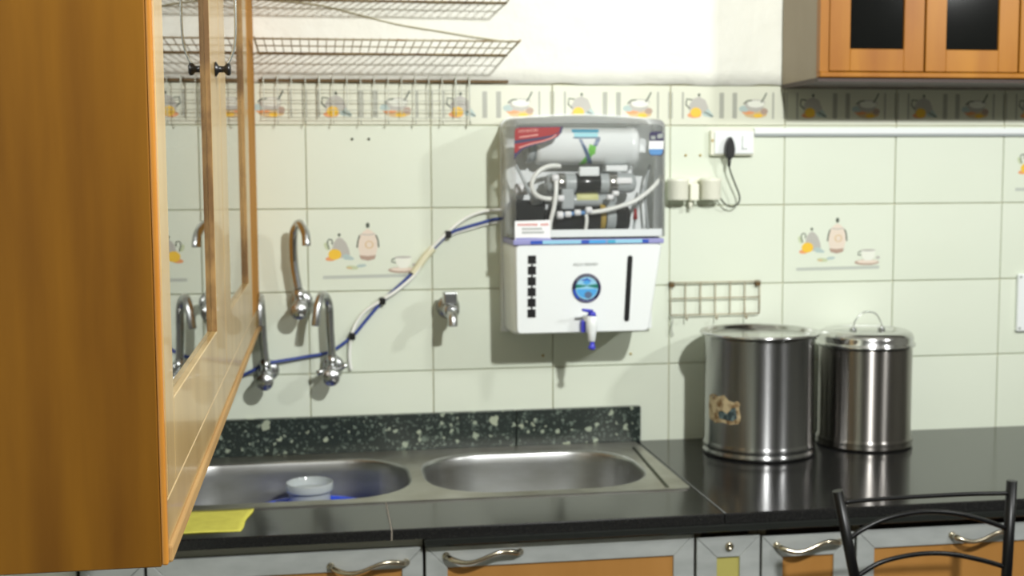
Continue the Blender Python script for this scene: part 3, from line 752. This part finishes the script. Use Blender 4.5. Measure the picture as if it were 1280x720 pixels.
# ------------------------------------------------------------------ water purifier
def arch(x0, x1, z0, z1, r, rise, n=6):
    """rounded upper corners and a slightly arched top edge, square below"""
    out = [(x0, z0), (x1, z0)]
    for i in range(n+1): a_ = PI/2*i/n; out.append((x1-r+r*math.cos(a_), z1-r+r*math.sin(a_)))
    for i in range(1, 8): t = i/8; out.append((x1-r+(x0+r-x1+r)*t, z1+rise*math.sin(PI*t)))
    for i in range(n+1): a_ = PI/2+PI/2*i/n; out.append((x0+r+r*math.cos(a_), z1-r+r*math.sin(a_)))
    return out
wp = thing('water_purifier', 'white wall water purifier with a clear cover showing its filters and tubes', 'water purifier', (0.65, 0, 1.155))
UX, UZ = 0.4705, 1.650                      # drawing origin: upper left corner of the front; 1 unit = 1.9 mm by 1.845 mm
def pu(a, b): return (UX + (a-640)*0.001905, UZ - (b-155)*0.001848)
FY = -0.185
X0, X1 = 0.471, 0.845
# back housing: open box, milky sides
bm = B()
prism(bm, arch(X0-0.003, X1+0.003, 1.150, 1.674, 0.026, 0.008), -0.022, -0.0005)
part('back_plate', bm, 'white_plastic', wp)
bm = B()
box(bm, X0+0.004, X1-0.004, -0.064, -0.0225, 1.392, 1.655, 0.003, 1)
part('mounting_board', bm, 'white_plastic', wp)
# lower front housing, tapering and rounded below
def housing(bm, outline_near, outline_far, y_near, y_far, steps=5):
    n = len(outline_near); rings = []
    for s in range(steps+1):
        t = s/steps; e = 1-(1-t)**2.4
        ring = [bm.verts.new((ax+(bx-ax)*e, y_near+(y_far-y_near)*t**1.6, az+(bz-az)*e)) for (ax, az), (bx, bz) in zip(outline_near, outline_far)]
        rings.append(ring)
    for a, b in zip(rings, rings[1:]):
        for i in range(n):
            f = bm.faces.new((a[i], a[(i+1) % n], b[(i+1) % n], b[i])); f.smooth = True
    bm.faces.new(rings[0]); bm.faces.new(rings[-1][::-1])
    bmesh.ops.recalc_face_normals(bm, faces=bm.faces[:])
def taper(x0, x1, x0b, x1b, z0, z1, r, n=5):
    pts = rrect(0, 1, 0, 1, 0.0001, n); out = []
    base = rrect(x0, x1, z0, z1, r, n)
    for x, z in base:
        t = (z-z0)/(z1-z0); u = (x-x0)/(x1-x0)
        out.append((x0b+(x0-x0b)*t + u*((x1b-x0b)+((x1-x0)-(x1b-x0b))*t), z))
    return out
bm = B()
near = taper(X0+0.010, 0.824, 0.482, 0.794, 1.166, 1.370, 0.010)
far = taper(X0-0.001, 0.842, 0.476, 0.806, 1.156, 1.372, 0.010)
housing(bm, near, far, FY, -0.0225, 8)
part('lower_housing', bm, 'white_plastic', wp)
# band with coloured segments
bd = part('print_band', box(B(), X0+0.001, 0.832, FY-0.004, -0.03, 1.3715, 1.3835, 0.002, 2), 'violet', wp, 'pale violet band across the middle')
for a0, a1, m in ((662, 677, 'strong_blue'), (677, 725, 'lightsky'), (725, 735, 'strong_blue'), (735, 756, 'sky'), (758, 768, 'cyan'), (768, 802, 'lightsky'), (802, 810, 'strong_blue')):
    x0, x1 = pu(a0, 0)[0], pu(a1, 0)[0]
    part('band_print', box(B(), x0, x1, FY-0.0046, FY-0.0041, 1.3735, 1.3815), m, bd)
# clear cover: front sheet, sides and top as one shell with thickness
def shell(bm, near, far, y0, y1, th):
    a = [bm.verts.new((x, y0, z)) for x, z in near]; b = [bm.verts.new((x, y1, z)) for x, z in far]
    n = len(near)
    fs = [bm.faces.new(a)]
    for i in range(n): fs.append(bm.faces.new((a[i], b[i], b[(i+1) % n], a[(i+1) % n])))
    bmesh.ops.recalc_face_normals(bm, faces=fs)
cn = arch(X0+0.0085, 0.8285, 1.388, 1.650, 0.010, 0.002)
cm = arch(X0+0.0005, 0.838, 1.387, 1.662, 0.018, 0.005)
cf = arch(X0-0.0015, 0.846, 1.386, 1.672, 0.026, 0.008)
bm = B(); vs = [bm.verts.new((x, FY, z)) for x, z in cn]; bm.faces.new(vs); bmesh.ops.recalc_face_normals(bm, faces=bm.faces[:])
for f in bm.faces:
    if f.normal.y > 0: f.normal_flip()
cover = part('clear_cover', bm, 'clear', wp, 'clear plastic front sheet')
bm = B()
rings = [[bm.verts.new((x, y, z)) for x, z in o_] for o_, y in ((cn, FY), (cm, FY+0.012), (cf, -0.028))]
for r1, r2 in zip(rings, rings[1:]):
    for i in range(len(cn)):
        f = bm.faces.new((r1[i], r2[i], r2[(i+1) % len(cn)], r1[(i+1) % len(cn)])); f.smooth = True
bmesh.ops.recalc_face_normals(bm, faces=bm.faces[:])
part('cover_edge', bm, 'milky', wp, 'milky rounded sides and top of the cover')
bm = B()
prism(bm, [(X0+0.008, 1.3885), (0.830, 1.3885), (0.830, 1.406), (X0+0.008, 1.406)], FY+0.0015, FY+0.004)
part('cover_lip', bm, 'white_plastic', wp)
# inside: membrane housing, filters, pump, valves, tubes
IY = -0.10
a = pu(676, 180); b = pu(812, 180)
bm = lathe(B(), [(0.030, 0.0), (0.042, 0.006), (0.044, 0.012), (0.044, 0.225), (0.047, 0.229), (0.047, 0.243), (0.040, 0.250)], (0.535, IY, a[1]-0.002), 36, 'X')
mh = part('membrane_housing', bm, 'white_plastic', wp, 'thick white horizontal cylinder')
part('end_cap', lathe(B(), [(0.036, 0.0), (0.040, 0.002), (0.040, 0.016), (0.034, 0.020)], (0.515, IY, a[1]-0.002), 30, 'X'), 'grey_plastic', mh)
# printed hourglass mark wrapped on the cylinder
def wrap(px_poly, m, off=0.0004):
    bm = B(); cz = a[1]-0.002; R = 0.044+off
    # subdivide polygon vertically so that it follows the cylinder
    t = bmesh.new()
    vs = [t.verts.new((pu(px, py)[0], 0, pu(px, py)[1])) for px, py in px_poly]
    t.faces.new(vs)
    for k in range(14):
        z = cz - 0.044 + 0.088*(k+0.5)/14
        bmesh.ops.bisect_plane(t, geom=t.verts[:]+t.edges[:]+t.faces[:], plane_co=(0, 0, z), plane_no=(0, 0, 1))
    for v in t.verts:
        dz = max(-0.0435, min(0.0435, v.co.z-cz)); v.co.y = IY - math.sqrt(max(R*R-dz*dz, 0.00004))
    bmesh.ops.recalc_face_normals(t, faces=t.faces[:])
    merge(bm, t)
    part('housing_print', bm, m, mh)
wrap([(720, 160), (754, 160), (754, 164), (720, 164)], 'cyan')
wrap([(722, 164.5), (752, 164.5), (752, 170), (722, 170)], 'pale_cyan')
wrap([(720, 170.2), (755, 170.2), (754, 172), (721, 172)], 'slate')
wrap([(749, 172.5), (755, 172.5), (750, 182), (745, 181)], 'slate')
wrap([(741, 179), (749, 182), (748, 192), (741, 192), (739, 186)], 'green')
wrap([(738, 192), (746, 192), (738, 205), (730, 205)], 'green', 0.0005)
wrap([(727, 173), (731, 173), (747, 204), (741, 204)], 'slate', 0.0008)
# two clear grey filter barrels with black band and yellow label
fb = part('filter_barrel', lathe(B(), [(0.012, 0.0), (0.020, 0.004), (0.0235, 0.012), (0.0235, 0.205), (0.020, 0.214), (0.012, 0.218)], (0.56, -0.125, pu(0, 229)[1]), 28, 'X'), 'grey_plastic', wp, 'grey horizontal filter barrel')
part('filter_label', lathe(B(), [(0.0238, 0.0), (0.0242, 0.0005), (0.0242, 0.059), (0.0238, 0.0595)], (pu(724, 0)[0], -0.125, pu(0, 229)[1]), 28, 'X'), 'black_shiny', fb, 'black label band')
part('filter_cap', lathe(B(), [(0.0238, 0.0), (0.0245, 0.001), (0.0245, 0.02), (0.0238, 0.021)], (pu(700, 0)[0], -0.125, pu(0, 229)[1]), 28, 'X'), 'steel', fb)
part('filter_cap', lathe(B(), [(0.0238, 0.0), (0.0245, 0.001), (0.0245, 0.02), (0.0238, 0.021)], (pu(766, 0)[0], -0.125, pu(0, 229)[1]), 28, 'X'), 'steel', fb)
fb2 = part('filter_barrel', lathe(B(), [(0.008, 0.0), (0.014, 0.004), (0.016, 0.010), (0.016, 0.14), (0.012, 0.148)], (pu(700, 0)[0], -0.115, pu(0, 251)[1]), 24, 'X'), 'grey_plastic', wp)
part('filter_label', lathe(B(), [(0.0162, 0.0), (0.0166, 0.0005), (0.0166, 0.052), (0.0162, 0.0525)], (pu(726, 0)[0], -0.115, pu(0, 248)[1]), 24, 'X'), 'yellow_label', fb2, 'pale yellow label band')
part('fitting_block', box(B(), *[pu(727, 0)[0], pu(752, 0)[0]], -0.155, -0.135, pu(0, 220)[1], pu(0, 208)[1], 0.003, 2), 'white_plastic', wp)
part('fitting_block', box(B(), pu(762, 0)[0], pu(790, 0)[0], -0.14, -0.10, pu(0, 214)[1], pu(0, 206)[1], 0.003, 2), 'white_plastic', wp)
part('fitting_block', box(B(), pu(705, 0)[0], pu(721, 0)[0], -0.15, -0.11, pu(0, 262)[1], pu(0, 236)[1], 0.004, 2), 'grey_plastic', wp, 'grey valve block')
part('fitting_block', box(B(), pu(774, 0)[0], pu(794, 0)[0], -0.155, -0.13, pu(0, 230)[1], pu(0, 222)[1], 0.003, 2), 'sticker_white', wp)
pm = part('pump', lathe(B(), [(0.020, 0.0), (0.034, 0.004), (0.036, 0.012), (0.036, 0.10), (0.034, 0.104), (0.034, 0.185), (0.028, 0.195)], (pu(692, 0)[0], -0.105, pu(0, 274)[1]), 30, 'X'), 'black_shiny', wp, 'black pump cylinder')
part('pump_ring', lathe(B(), [(0.0362, 0.0), (0.0368, 0.0005), (0.0368, 0.012), (0.0362, 0.0125)], (pu(756, 0)[0], -0.105, pu(0, 272)[1]), 30, 'X'), 'gold', pm)
part('pump_ring', lathe(B(), [(0.0362, 0.0), (0.0368, 0.0005), (0.0368, 0.022), (0.0362, 0.0225)], (pu(764, 0)[0], -0.105, pu(0, 272)[1]), 30, 'X'), 'grey_plastic', pm)
part('power_adapter', box(B(), pu(645, 0)[0], pu(688, 0)[0], -0.12, -0.05, pu(0, 284)[1], pu(0, 250)[1], 0.006, 2), 'black_shiny', wp, 'black adapter box')
part('side_valve', lathe(B(), [(0.008, 0.0), (0.014, 0.003), (0.014, 0.03), (0.010, 0.034)], (pu(650, 0)[0], -0.10, pu(0, 236)[1]), 20, 'X'), 'sticker_white', wp)
part('side_valve', lathe(B(), [(0.006, 0.0), (0.012, 0.003), (0.012, 0.024), (0.008, 0.028)], (pu(668, 0)[0], -0.12, pu(0, 250)[1]), 20, 'X'), 'grey_plastic', wp)
part('drain_cap', tube(B(), [(*pu(801, 262)[:1], -0.13, pu(0, 262)[1]), (pu(801, 0)[0], -0.13, pu(0, 276)[1])], [0.003, 0.006], 10), 'red', wp, 'small red cap')
def itube(l, r=0.0045, m='tube_white', label=None):
    pts = [(pu(px, py)[0], y, pu(px, py)[1]) for px, py, y in l]
    part('inner_tube', tube(B(), spline(pts), r, 8), m, wp, label)
itube([(704, 207, -0.135), (690, 207, -0.15), (676, 213, -0.158), (668, 224, -0.16), (667, 234, -0.16), (672, 243, -0.158), (684, 248, -0.152), (704, 248, -0.15)], 0.0058)
itube([(697, 222, -0.158), (696, 240, -0.166), (693, 260, -0.168), (689, 276, -0.168), (687, 297, -0.165)], 0.0055)
itube([(832, 221, -0.155), (815, 238, -0.165), (795, 252, -0.168), (775, 259, -0.166), (755, 264, -0.163), (738, 266, -0.160)], 0.0055)
itube([(648, 205, -0.14), (656, 222, -0.15), (664, 240, -0.15), (672, 250, -0.14)], 0.004, 'grey_plastic')
itube([(734, 266, -0.160), (735, 276, -0.162), (733, 292, -0.162)], 0.0045)
itube([(738, 266, -0.16), (720, 267, -0.16), (702, 269, -0.158)], 0.005, 'label_blue')
for px, py, r in ((701, 269, 0.0095), (711, 268, 0.0075), (723, 266, 0.0075), (737, 263, 0.0085), (696, 222, 0.009), (703, 248, 0.008), (765, 247, 0.007), (794, 253, 0.006), (772, 242, 0.0065)):
    x, z = pu(px, py)
    part('push_fitting', lathe(B(), [(r*0.6, -0.008), (r, -0.006), (r, 0.006), (r*0.6, 0.008)], (x, -0.166 if py > 255 else -0.158, z), 14, 'X'), 'sticker_white', wp)
itube([(815, 232, -0.11), (808, 250, -0.12), (803, 270, -0.12), (800, 292, -0.12)], 0.003, 'grey_plastic')
itube([(824, 205, -0.10), (818, 240, -0.10), (822, 290, -0.10)], 0.003, 'grey_plastic')
part('base_tray', box(B(), X0+0.012, 0.828, -0.165, -0.046, 1.3845, 1.397, 0.002, 1), 'grey_plastic', wp)
# stickers on the cover
def film(name, px_poly, m, y, parent, label=None):
    bm = B(); prism(bm, [pu(*q) for q in px_poly], y, y+0.0003)
    return part(name, bm, m, parent, label)
SY = FY-0.0006
st = film('red_sticker', [(643.5, 164), (645, 160), (649, 158.3), (676, 158), (703, 157.6), (701.5, 165), (697, 170.5), (688, 175), (678, 178.2), (664, 182), (653, 186.5), (646, 194), (642.6, 200)], 'navy', SY, cover, 'curved red sticker with pale lettering')
film('red_sticker', [(643.5, 164), (645, 160.5), (649, 159.3), (676, 159), (699.5, 158.6), (698, 164.5), (690, 168.5), (672, 171.5), (643.5, 175)], 'red', SY-0.0004, cover)
film('red_sticker', [(643, 179.5), (660, 176.8), (680, 173.6), (693, 169.5), (698, 165.5), (699, 167), (694, 171), (686, 174), (676, 176.6), (662, 180.4), (651, 185), (645, 190.5), (643, 190)], 'red', SY-0.0004, cover)
film('sticker_lettering', [(649, 170.5), (672, 167.2), (672.2, 169.0), (649.2, 172.2)], 'pink_print', SY-0.0008, cover)
film('sticker_lettering', [(648, 183.4), (662, 179.0), (678, 175.4), (688, 171.8), (694, 167.4), (695, 168.8), (689, 173.3), (679, 176.8), (663, 180.5), (649, 185)], 'pink_print', SY-0.0008, cover)
sl = film('blue_label', rrect(811, 829, 164, 194.5, 4, 4), 'navy', SY, cover, 'white, navy and light blue label in the top right corner')
film('label_band', [(810.5, 176), (829, 176), (828.6, 186), (810, 186)], 'sticker_white', SY-0.0004, cover)
film('label_band', [(810.5, 186.2), (828.3, 186.2), (827.4, 191), (825, 193.4), (813.5, 193.4), (811, 191)], 'label_blue', SY-0.0004, cover)
film('label_band', [(813, 169.5), (818.5, 169.5), (818.5, 174), (813, 174)], 'grey_print', SY-0.0004, cover)
film('label_band', [(821, 167.5), (828, 166), (828, 172), (821, 173)], 'grey_print', SY-0.0004, cover)
film('white_sticker', [(643, 275.5), (687, 274.5), (687, 296), (688, 301), (643, 301)], 'sticker_white', SY, cover, 'white sticker with faded red and grey lines')
for (x0, x1, y, m) in ((646.5, 672, 280.2, 'red_print'), (675, 684, 280.2, 'red_print'), (652, 678, 285.5, 'grey_print'), (652, 679, 290, 'grey_print')):
    # faint lettering, far too small to read: rows of little strokes
    bm = B(); x = x0
    while x < x1-1:
        prism(bm, [pu(x, y-1.3), pu(x+1.7, y-1.3), pu(x+1.7, y+1.3), pu(x, y+1.3)], SY-0.0006, SY-0.0003); x += 2.5
    part('sticker_lettering', bm, m, cover)
film('label_band', [(644, 296.5), (662, 296.5), (688, 297.5), (688, 300.4), (644, 300.4)], 'violet', SY-0.0004, cover)
# lettering helper
def lettering(name, text, size, loc, m, parent, rotz=0.0, bold=0.0, rx=PI/2, tilt=0.0, sx=1.0):
    cu = bpy.data.curves.new(name, 'FONT'); cu.body = text; cu.size = size; cu.align_x = 'CENTER'; cu.align_y = 'CENTER'; cu.extrude = 0.0001; cu.offset = bold
    ob = bpy.data.objects.new(name, cu); COL.objects.link(ob)
    dg = bpy.context.evaluated_depsgraph_get(); me = bpy.data.meshes.new_from_object(ob.evaluated_get(dg))
    bpy.data.objects.remove(ob); bpy.data.curves.remove(cu)
    me.transform(Matrix.Diagonal((sx, 1, 1, 1)))
    me.transform(Matrix.Rotation(tilt, 4, 'Z')); me.transform(Matrix.Rotation(rx, 4, 'X')); me.transform(Matrix.Translation(Vector(loc) - root_loc(parent)))
    me.materials.clear(); me.materials.append(MT[m])
    o = bpy.data.objects.new(name, me); COL.objects.link(o); o.parent = parent; return o
x, z = pu(660, 163.2); lettering('sticker_lettering', 'ADVANCED', 0.0085, (x, SY-0.0008, z), 'pink_print', cover, bold=0.0002, tilt=0.07)
# lower panel fittings
LY = FY
for k in range(6):
    x, z = pu(664-0.15*k, 324.3+13.6*k)
    part('indicator_window', box(B(), x-0.0098, x+0.0098, LY-0.0012, LY+0.001, z-0.0098, z+0.0098, 0.0006, 1), 'black_plastic', wp)
    if k < 5: part('indicator_link', box(B(), x-0.0022, x+0.0022, LY-0.0006, LY+0.001, z-0.0152, z-0.0102), 'black_plastic', wp)
bm = B(); p0 = Vector(pu(787, 324)); p1 = Vector(pu(782.8, 402)); dv = (p1-p0).normalized(); nv = Vector((-dv.y, dv.x))*0.0062
pts = []
for i in range(9): an = PI*i/8; pts.append(tuple(p0 + nv*math.cos(an) - dv*0.0062*math.sin(an)))
for i in range(9): an = PI*i/8; pts.append(tuple(p1 - nv*math.cos(an) + dv*0.0062*math.sin(an)))
prism(bm, pts, LY-0.0012, LY+0.001)
part('level_window', bm, 'black_plastic', wp, 'tall narrow black level window')
x, z = pu(731, 331.5); lettering('panel_lettering', 'AQUA GRAND+', 0.0098, (x, LY-0.0004, z), 'p_dark', wp, bold=0.0, sx=0.85)
# round badge
bx, bz = pu(732, 361.5)
bgd = part('round_badge', lathe(B(), [(0.0335, 0.0), (0.0345, -0.002), (0.0335, -0.004), (0.0001, -0.004)], (bx, LY, bz), 40, 'Y'), 'navy', wp, 'round blue badge with a dark ring')
def bfilm(poly, m, k):
    bm = B(); prism(bm, [(bx+u*0.035, bz+v*0.035) for u, v in poly], LY-0.0040-0.0002*k, LY-0.0038); part('badge_print', bm, m, bgd)
bfilm(ell(0, 0, 0.76, 0.76, 32), 'lightsky', 1)
bfilm(ell(0, -0.05, 0.7, 0.62, 24, PI, 2*PI), 'sky', 2)
bfilm(ell(0.1, -0.45, 0.26, 0.24, 16), 'slate', 3)
bfilm([(-0.74, 0.28), (0.0, 0.20), (0.74, 0.28), (0.76, -0.02), (0.3, 0.08), (0.0, 0.16), (-0.3, 0.08), (-0.76, 0.02)], 'darkgreen', 3)
bfilm([(-0.5, 0.55), (-0.1, 0.62), (0.0, 0.72), (0.1, 0.62), (0.5, 0.45), (0.3, 0.5), (0, 0.38), (-0.2, 0.5)], 'strong_blue', 3)
bfilm([(-0.3, 0.36), (0.0, 0.58), (0.3, 0.36), (0, 0.24)], 'sky', 4)
bfilm(ell(0, 0, 0.96, 0.96, 14, PI*1.03, PI*1.28) + ell(0, 0, 0.78, 0.78, 14, PI*1.28, PI*1.03)[::1], 'strong_blue', 2)
# grey dotted ring suggesting the tiny lettering round the badge
for k in range(9):
    an = PI*(0.22+0.56*k/8)
    bfilm(ell(0.86*math.cos(an), 0.86*math.sin(an), 0.045, 0.06, 6), 'grey_print', 2)
for k in range(7):
    an = PI*(1.32+0.36*k/6)
    bfilm(ell(0.87*math.cos(an), 0.87*math.sin(an), 0.045, 0.06, 6), 'violet', 2)
# dispensing tap
tx, tz = pu(735, 404)
dt = part('dispensing_tap', lathe(B(), [(0.008, 0.0), (0.0125, 0.003), (0.0130, 0.028), (0.0105, 0.040), (0.0085, 0.060), (0.006, 0.062)], (tx, LY-0.032, tz-0.022), 20, 'Z'), 'white_plastic', wp, 'white tap with blue lever and nozzle')
for v in dt.data.vertices:      # narrow end down
    zz = v.co.z + root_loc(dt).z; v.co.z = (2*tz + 0.0) - zz - root_loc(dt).z - 0.004
dt.data.flip_normals()
part('tap_stem', tube(B(), [(tx-0.008, LY+0.002, tz+0.008), (tx-0.004, LY-0.03, tz+0.006)], 0.009, 14), 'white_plastic', dt)
part('tap_collar', box(B(), tx-0.021, tx-0.010, LY-0.016, LY-0.001, tz-0.025, tz+0.004, 0.003, 2), 'blue_plastic', dt, 'blue collar')
part('tap_cap', tube(B(), [(tx, LY-0.032, tz+0.017), (tx+0.001, LY-0.032, tz+0.026)], [0.0115, 0.008], 14), 'blue_plastic', dt, 'blue cap')
part('tap_lever', tube(B(), [(tx, LY-0.034, tz+0.027), (tx-0.014, LY-0.044, tz+0.030), (tx-0.026, LY-0.050, tz+0.033)], [0.005, 0.0042, 0.0032], 8), 'blue_plastic', dt, 'blue lever')
part('tap_nozzle', tube(B(), [(tx+0.001, LY-0.032, tz-0.044), (tx+0.001, LY-0.032, tz-0.052), (tx, LY-0.032, tz-0.058), (tx-0.001, LY-0.032, tz-0.062)], [0.0045, 0.006, 0.0095, 0.007], 12), 'blue_plastic', dt, 'blue nozzle tip')

# ------------------------------------------------------------------ steel cans
c1 = (1.076, -0.172, CT)
can1 = thing('steel_can', 'wide stainless steel can with a flat dished lid and torn paper patch', 'can', c1, 'steel cans on the worktop')
R = 0.131
part('can_body', lathe(B(), [(R-0.004, 0.001), (R+0.003, 0.003), (R+0.004, 0.008), (R+0.002, 0.012), (R-0.001, 0.015), (R+0.001, 0.019), (R+0.003, 0.024), (R, 0.030), (R-0.001, 0.034), (R-0.001, 0.282), (R, 0.286)], c1, 96), 'cansteel', can1)
part('can_lid', lathe(B(), [(R+0.002, 0.2862), (R+0.010, 0.288), (R+0.013, 0.292), (R+0.011, 0.2965), (R+0.006, 0.2972), (R-0.002, 0.294), (R-0.005, 0.284), (R-0.012, 0.281), (R-0.03, 0.282), (0.06, 0.284), (0.0001, 0.284)], c1, 96), 'lidsteel', can1)
def patch(name, cc, rad, pts, m, parent, label=None):
    bm = B(); vs = []
    cen = (sum(p[0] for p in pts)/len(pts), sum(p[1] for p in pts)/len(pts))
    def P(an, z, r): a = math.radians(an); return (cc[0]+r*math.sin(a), cc[1]-r*math.cos(a), z)
    rings = []
    for s in (1.0, 0.66, 0.33):
        rings.append([bm.verts.new(P(cen[0]+(p[0]-cen[0])*s, cen[1]+(p[1]-cen[1])*s, rad)) for p in pts])
    c0 = bm.verts.new(P(cen[0], cen[1], rad)); n = len(pts)
    for a_, b_ in zip(rings, rings[1:]):
        for i in range(n): bm.faces.new((a_[i], a_[(i+1) % n], b_[(i+1) % n], b_[i]))
    for i in range(n): bm.faces.new((rings[-1][i], rings[-1][(i+1) % n], c0))
    bmesh.ops.recalc_face_normals(bm, faces=bm.faces[:])
    return part(name, bm, m, parent, label)
tp_ = patch('torn_sticker', c1, R-0.0003, [(-82, 1.006), (-74, 1.012), (-66, 1.008), (-58, 1.014), (-52, 1.002), (-46, 0.999), (-42, 1.004), (-39, 0.998), (-40, 0.985), (-38, 0.965), (-40, 0.950), (-50, 0.945), (-60, 0.948), (-70, 0.943), (-82, 0.950), (-84, 0.98)], 'torn_paper', can1, 'torn remains of a paper label')
patch('torn_sticker', c1, R+0.0002, [(-66, 0.972), (-60, 0.976), (-54, 0.970), (-48, 0.985), (-44, 0.988), (-42, 0.962), (-48, 0.954), (-56, 0.955), (-64, 0.956)], 'torn_dark', can1)
c2 = (1.367, -0.130, CT)
can2 = thing('steel_can', 'narrower dark steel can with a domed lid and wire handle, right of the other can', 'can', c2, 'steel cans on the worktop')
R2 = 0.115
part('can_body', lathe(B(), [(R2-0.004, 0.001), (R2+0.002, 0.003), (R2+0.003, 0.007), (R2, 0.011), (R2+0.003, 0.017), (R2, 0.023), (R2-0.002, 0.028), (R2-0.002, 0.244), (R2-0.003, 0.2475)], c2, 96), 'cansteel_dark', can2)
part('can_lid', lathe(B(), [(R2, 0.248), (R2+0.005, 0.250), (R2+0.006, 0.254), (R2+0.003, 0.258), (R2+0.001, 0.261), (R2+0.001, 0.272), (R2-0.003, 0.281), (R2-0.014, 0.287), (R2-0.03, 0.289), (R2-0.034, 0.2875), (0.0001, 0.2885)], c2, 96), 'lidsteel', can2)
part('lid_handle', tube(B(), spline([(c2[0]-0.036, c2[1]-0.01, CT+0.2875), (c2[0]-0.034, c2[1]-0.01, CT+0.306), (c2[0]-0.018, c2[1]-0.01, CT+0.327), (c2[0]+0.002, c2[1]-0.01, CT+0.332), (c2[0]+0.022, c2[1]-0.01, CT+0.326), (c2[0]+0.036, c2[1]-0.01, CT+0.304), (c2[0]+0.038, c2[1]-0.01, CT+0.2875)]), 0.0018, 8), 'silver_wire', can2, 'thin curved handle')
for s in (-1, 1):
    part('handle_lug', lathe(B(), [(0.009, 0.2885), (0.008, 0.293), (0.0001, 0.294)], (c2[0]+s*0.037, c2[1]-0.01, CT), 14), 'chrome', can2)

# ------------------------------------------------------------------ things in and beside the sink
bz0 = DZ-0.181
o = part('blue_basin', lathe(B(), [(0.0001, 0.0005), (0.09, 0.0005), (0.10, 0.006), (0.132, 0.100), (0.141, 0.104), (0.141, 0.107), (0.130, 0.105), (0.097, 0.010), (0.09, 0.004), (0.0001, 0.004)], (0.0, -0.272, bz0), 56), 'basin_blue', None, loc=(0.0, -0.272, bz0))
tag(o, 'blue plastic basin lying low inside the left sink bowl', 'basin')
tb = thing('plastic_tub', 'small translucent white plastic tub standing in the left sink bowl', 'tub', (-0.004, -0.222, bz0+0.005))
part('tub_body', lathe(B(), [(0.0001, 0.0), (0.040, 0.0), (0.043, 0.003), (0.0475, 0.135), (0.0475, 0.137), (0.0460, 0.137), (0.0418, 0.005), (0.0001, 0.002)], (-0.004, -0.222, bz0+0.005), 40), 'tub', tb)
part('tub_rim', lathe(B(), [(0.0478, 0.136), (0.0530, 0.137), (0.0535, 0.140), (0.0530, 0.154), (0.0515, 0.156), (0.0500, 0.154), (0.0485, 0.1375)], (-0.004, -0.222, bz0+0.005), 40), 'tub', tb)
bm = B(); cl = []
for i in range(15):
    row = []
    for j in range(13):
        u, v = i/14, j/12
        x = -0.300 + u*(0.187 - 0.018*(v)); y = -0.5042 - v*0.158
        x += 0.002*math.sin(v*9)*u; z = CT + 0.0008 + 0.0012*(math.sin(u*7+v*4)*0.5+0.5)
        row.append((x, y, z))
    cl.append(row)
top = [[bm.verts.new(p) for p in r_] for r_ in cl]; bot = [[bm.verts.new((p[0], p[1], p[2]-0.0007)) for p in r_] for r_ in cl]
for i in range(14):
    for j in range(12):
        f = bm.faces.new((top[i][j], top[i][j+1], top[i+1][j+1], top[i+1][j])); f.smooth = True
        bm.faces.new((bot[i][j], bot[i+1][j], bot[i+1][j+1], bot[i][j+1]))
for i in range(14):
    bm.faces.new((top[i][0], top[i+1][0], bot[i+1][0], bot[i][0])); bm.faces.new((top[i][12], bot[i][12], bot[i+1][12], top[i+1][12]))
for j in range(12):
    bm.faces.new((top[0][j], bot[0][j], bot[0][j+1], top[0][j+1])); bm.faces.new((top[14][j], top[14][j+1], bot[14][j+1], bot[14][j]))
bmesh.ops.recalc_face_normals(bm, faces=bm.faces[:])
o = part('cleaning_cloth', bm, 'cloth', None, loc=(-0.2, -0.58, CT))
tag(o, 'yellow cleaning cloth lying flat on the worktop below the wooden cabinet', 'cloth')

# ------------------------------------------------------------------ black iron chair
ch = thing('iron_chair', 'black tubular iron chair with arched back bars in front of the worktop', 'chair', (1.13, -1.13, 0.0))
yb = -0.93
def post(pts, top=True):
    bm = tube(B(), pts, 0.0098, 14)
    return part('back_post', bm, 'black_iron', ch)
post([(1.015, yb-0.05, 0.0), (1.012, yb-0.03, 0.42), (1.000, yb-0.005, 0.70), (0.985, yb, 0.797), (0.949, yb, 0.958)])
post([(1.272, yb-0.05, 0.0), (1.275, yb-0.03, 0.42), (1.283, yb-0.005, 0.70), (1.286, yb, 0.78), (1.291, yb, 0.962)])
part('top_bar', tube(B(), spline([(0.962, yb, 0.936), (1.04, yb, 0.939), (1.13, yb, 0.940), (1.21, yb, 0.940), (1.2885, yb, 0.938)]), 0.0042, 8), 'black_iron', ch)
part('arched_bar', tube(B(), spline([(0.972, yb, 0.866), (1.0, yb, 0.884), (1.05, yb, 0.903), (1.115, yb, 0.911), (1.18, yb, 0.905), (1.24, yb, 0.888), (1.2870, yb, 0.870)]), 0.0048, 8), 'black_iron', ch)
part('arched_bar', tube(B(), spline([(0.989, yb, 0.795), (1.03, yb, 0.818), (1.08, yb, 0.829), (1.13, yb, 0.832), (1.18, yb, 0.827), (1.24, yb, 0.812), (1.2850, yb, 0.797)]), 0.0048, 8), 'black_iron', ch)
part('arched_bar', tube(B(), spline([(1.003, yb-0.005, 0.70), (1.06, yb-0.005, 0.73), (1.13, yb-0.005, 0.74), (1.21, yb-0.005, 0.73), (1.282, yb-0.005, 0.70)]), 0.0048, 8), 'black_iron', ch)
part('seat', box(B(), 0.985, 1.30, -1.345, -0.985, 0.43, 0.47, 0.014, 3), 'black_cushion', ch)
part('seat_frame', tube(B(), [(1.012, -0.965, 0.42), (1.275, -0.965, 0.42), (1.285, -1.34, 0.42), (1.0, -1.34, 0.42)], 0.0095, 10, closed=True), 'black_iron', ch)
for x in (1.0, 1.285): part('leg', tube(B(), [(x, -1.34, 0.42), (x, -1.36, 0.0)], 0.0095, 12), 'black_iron', ch)
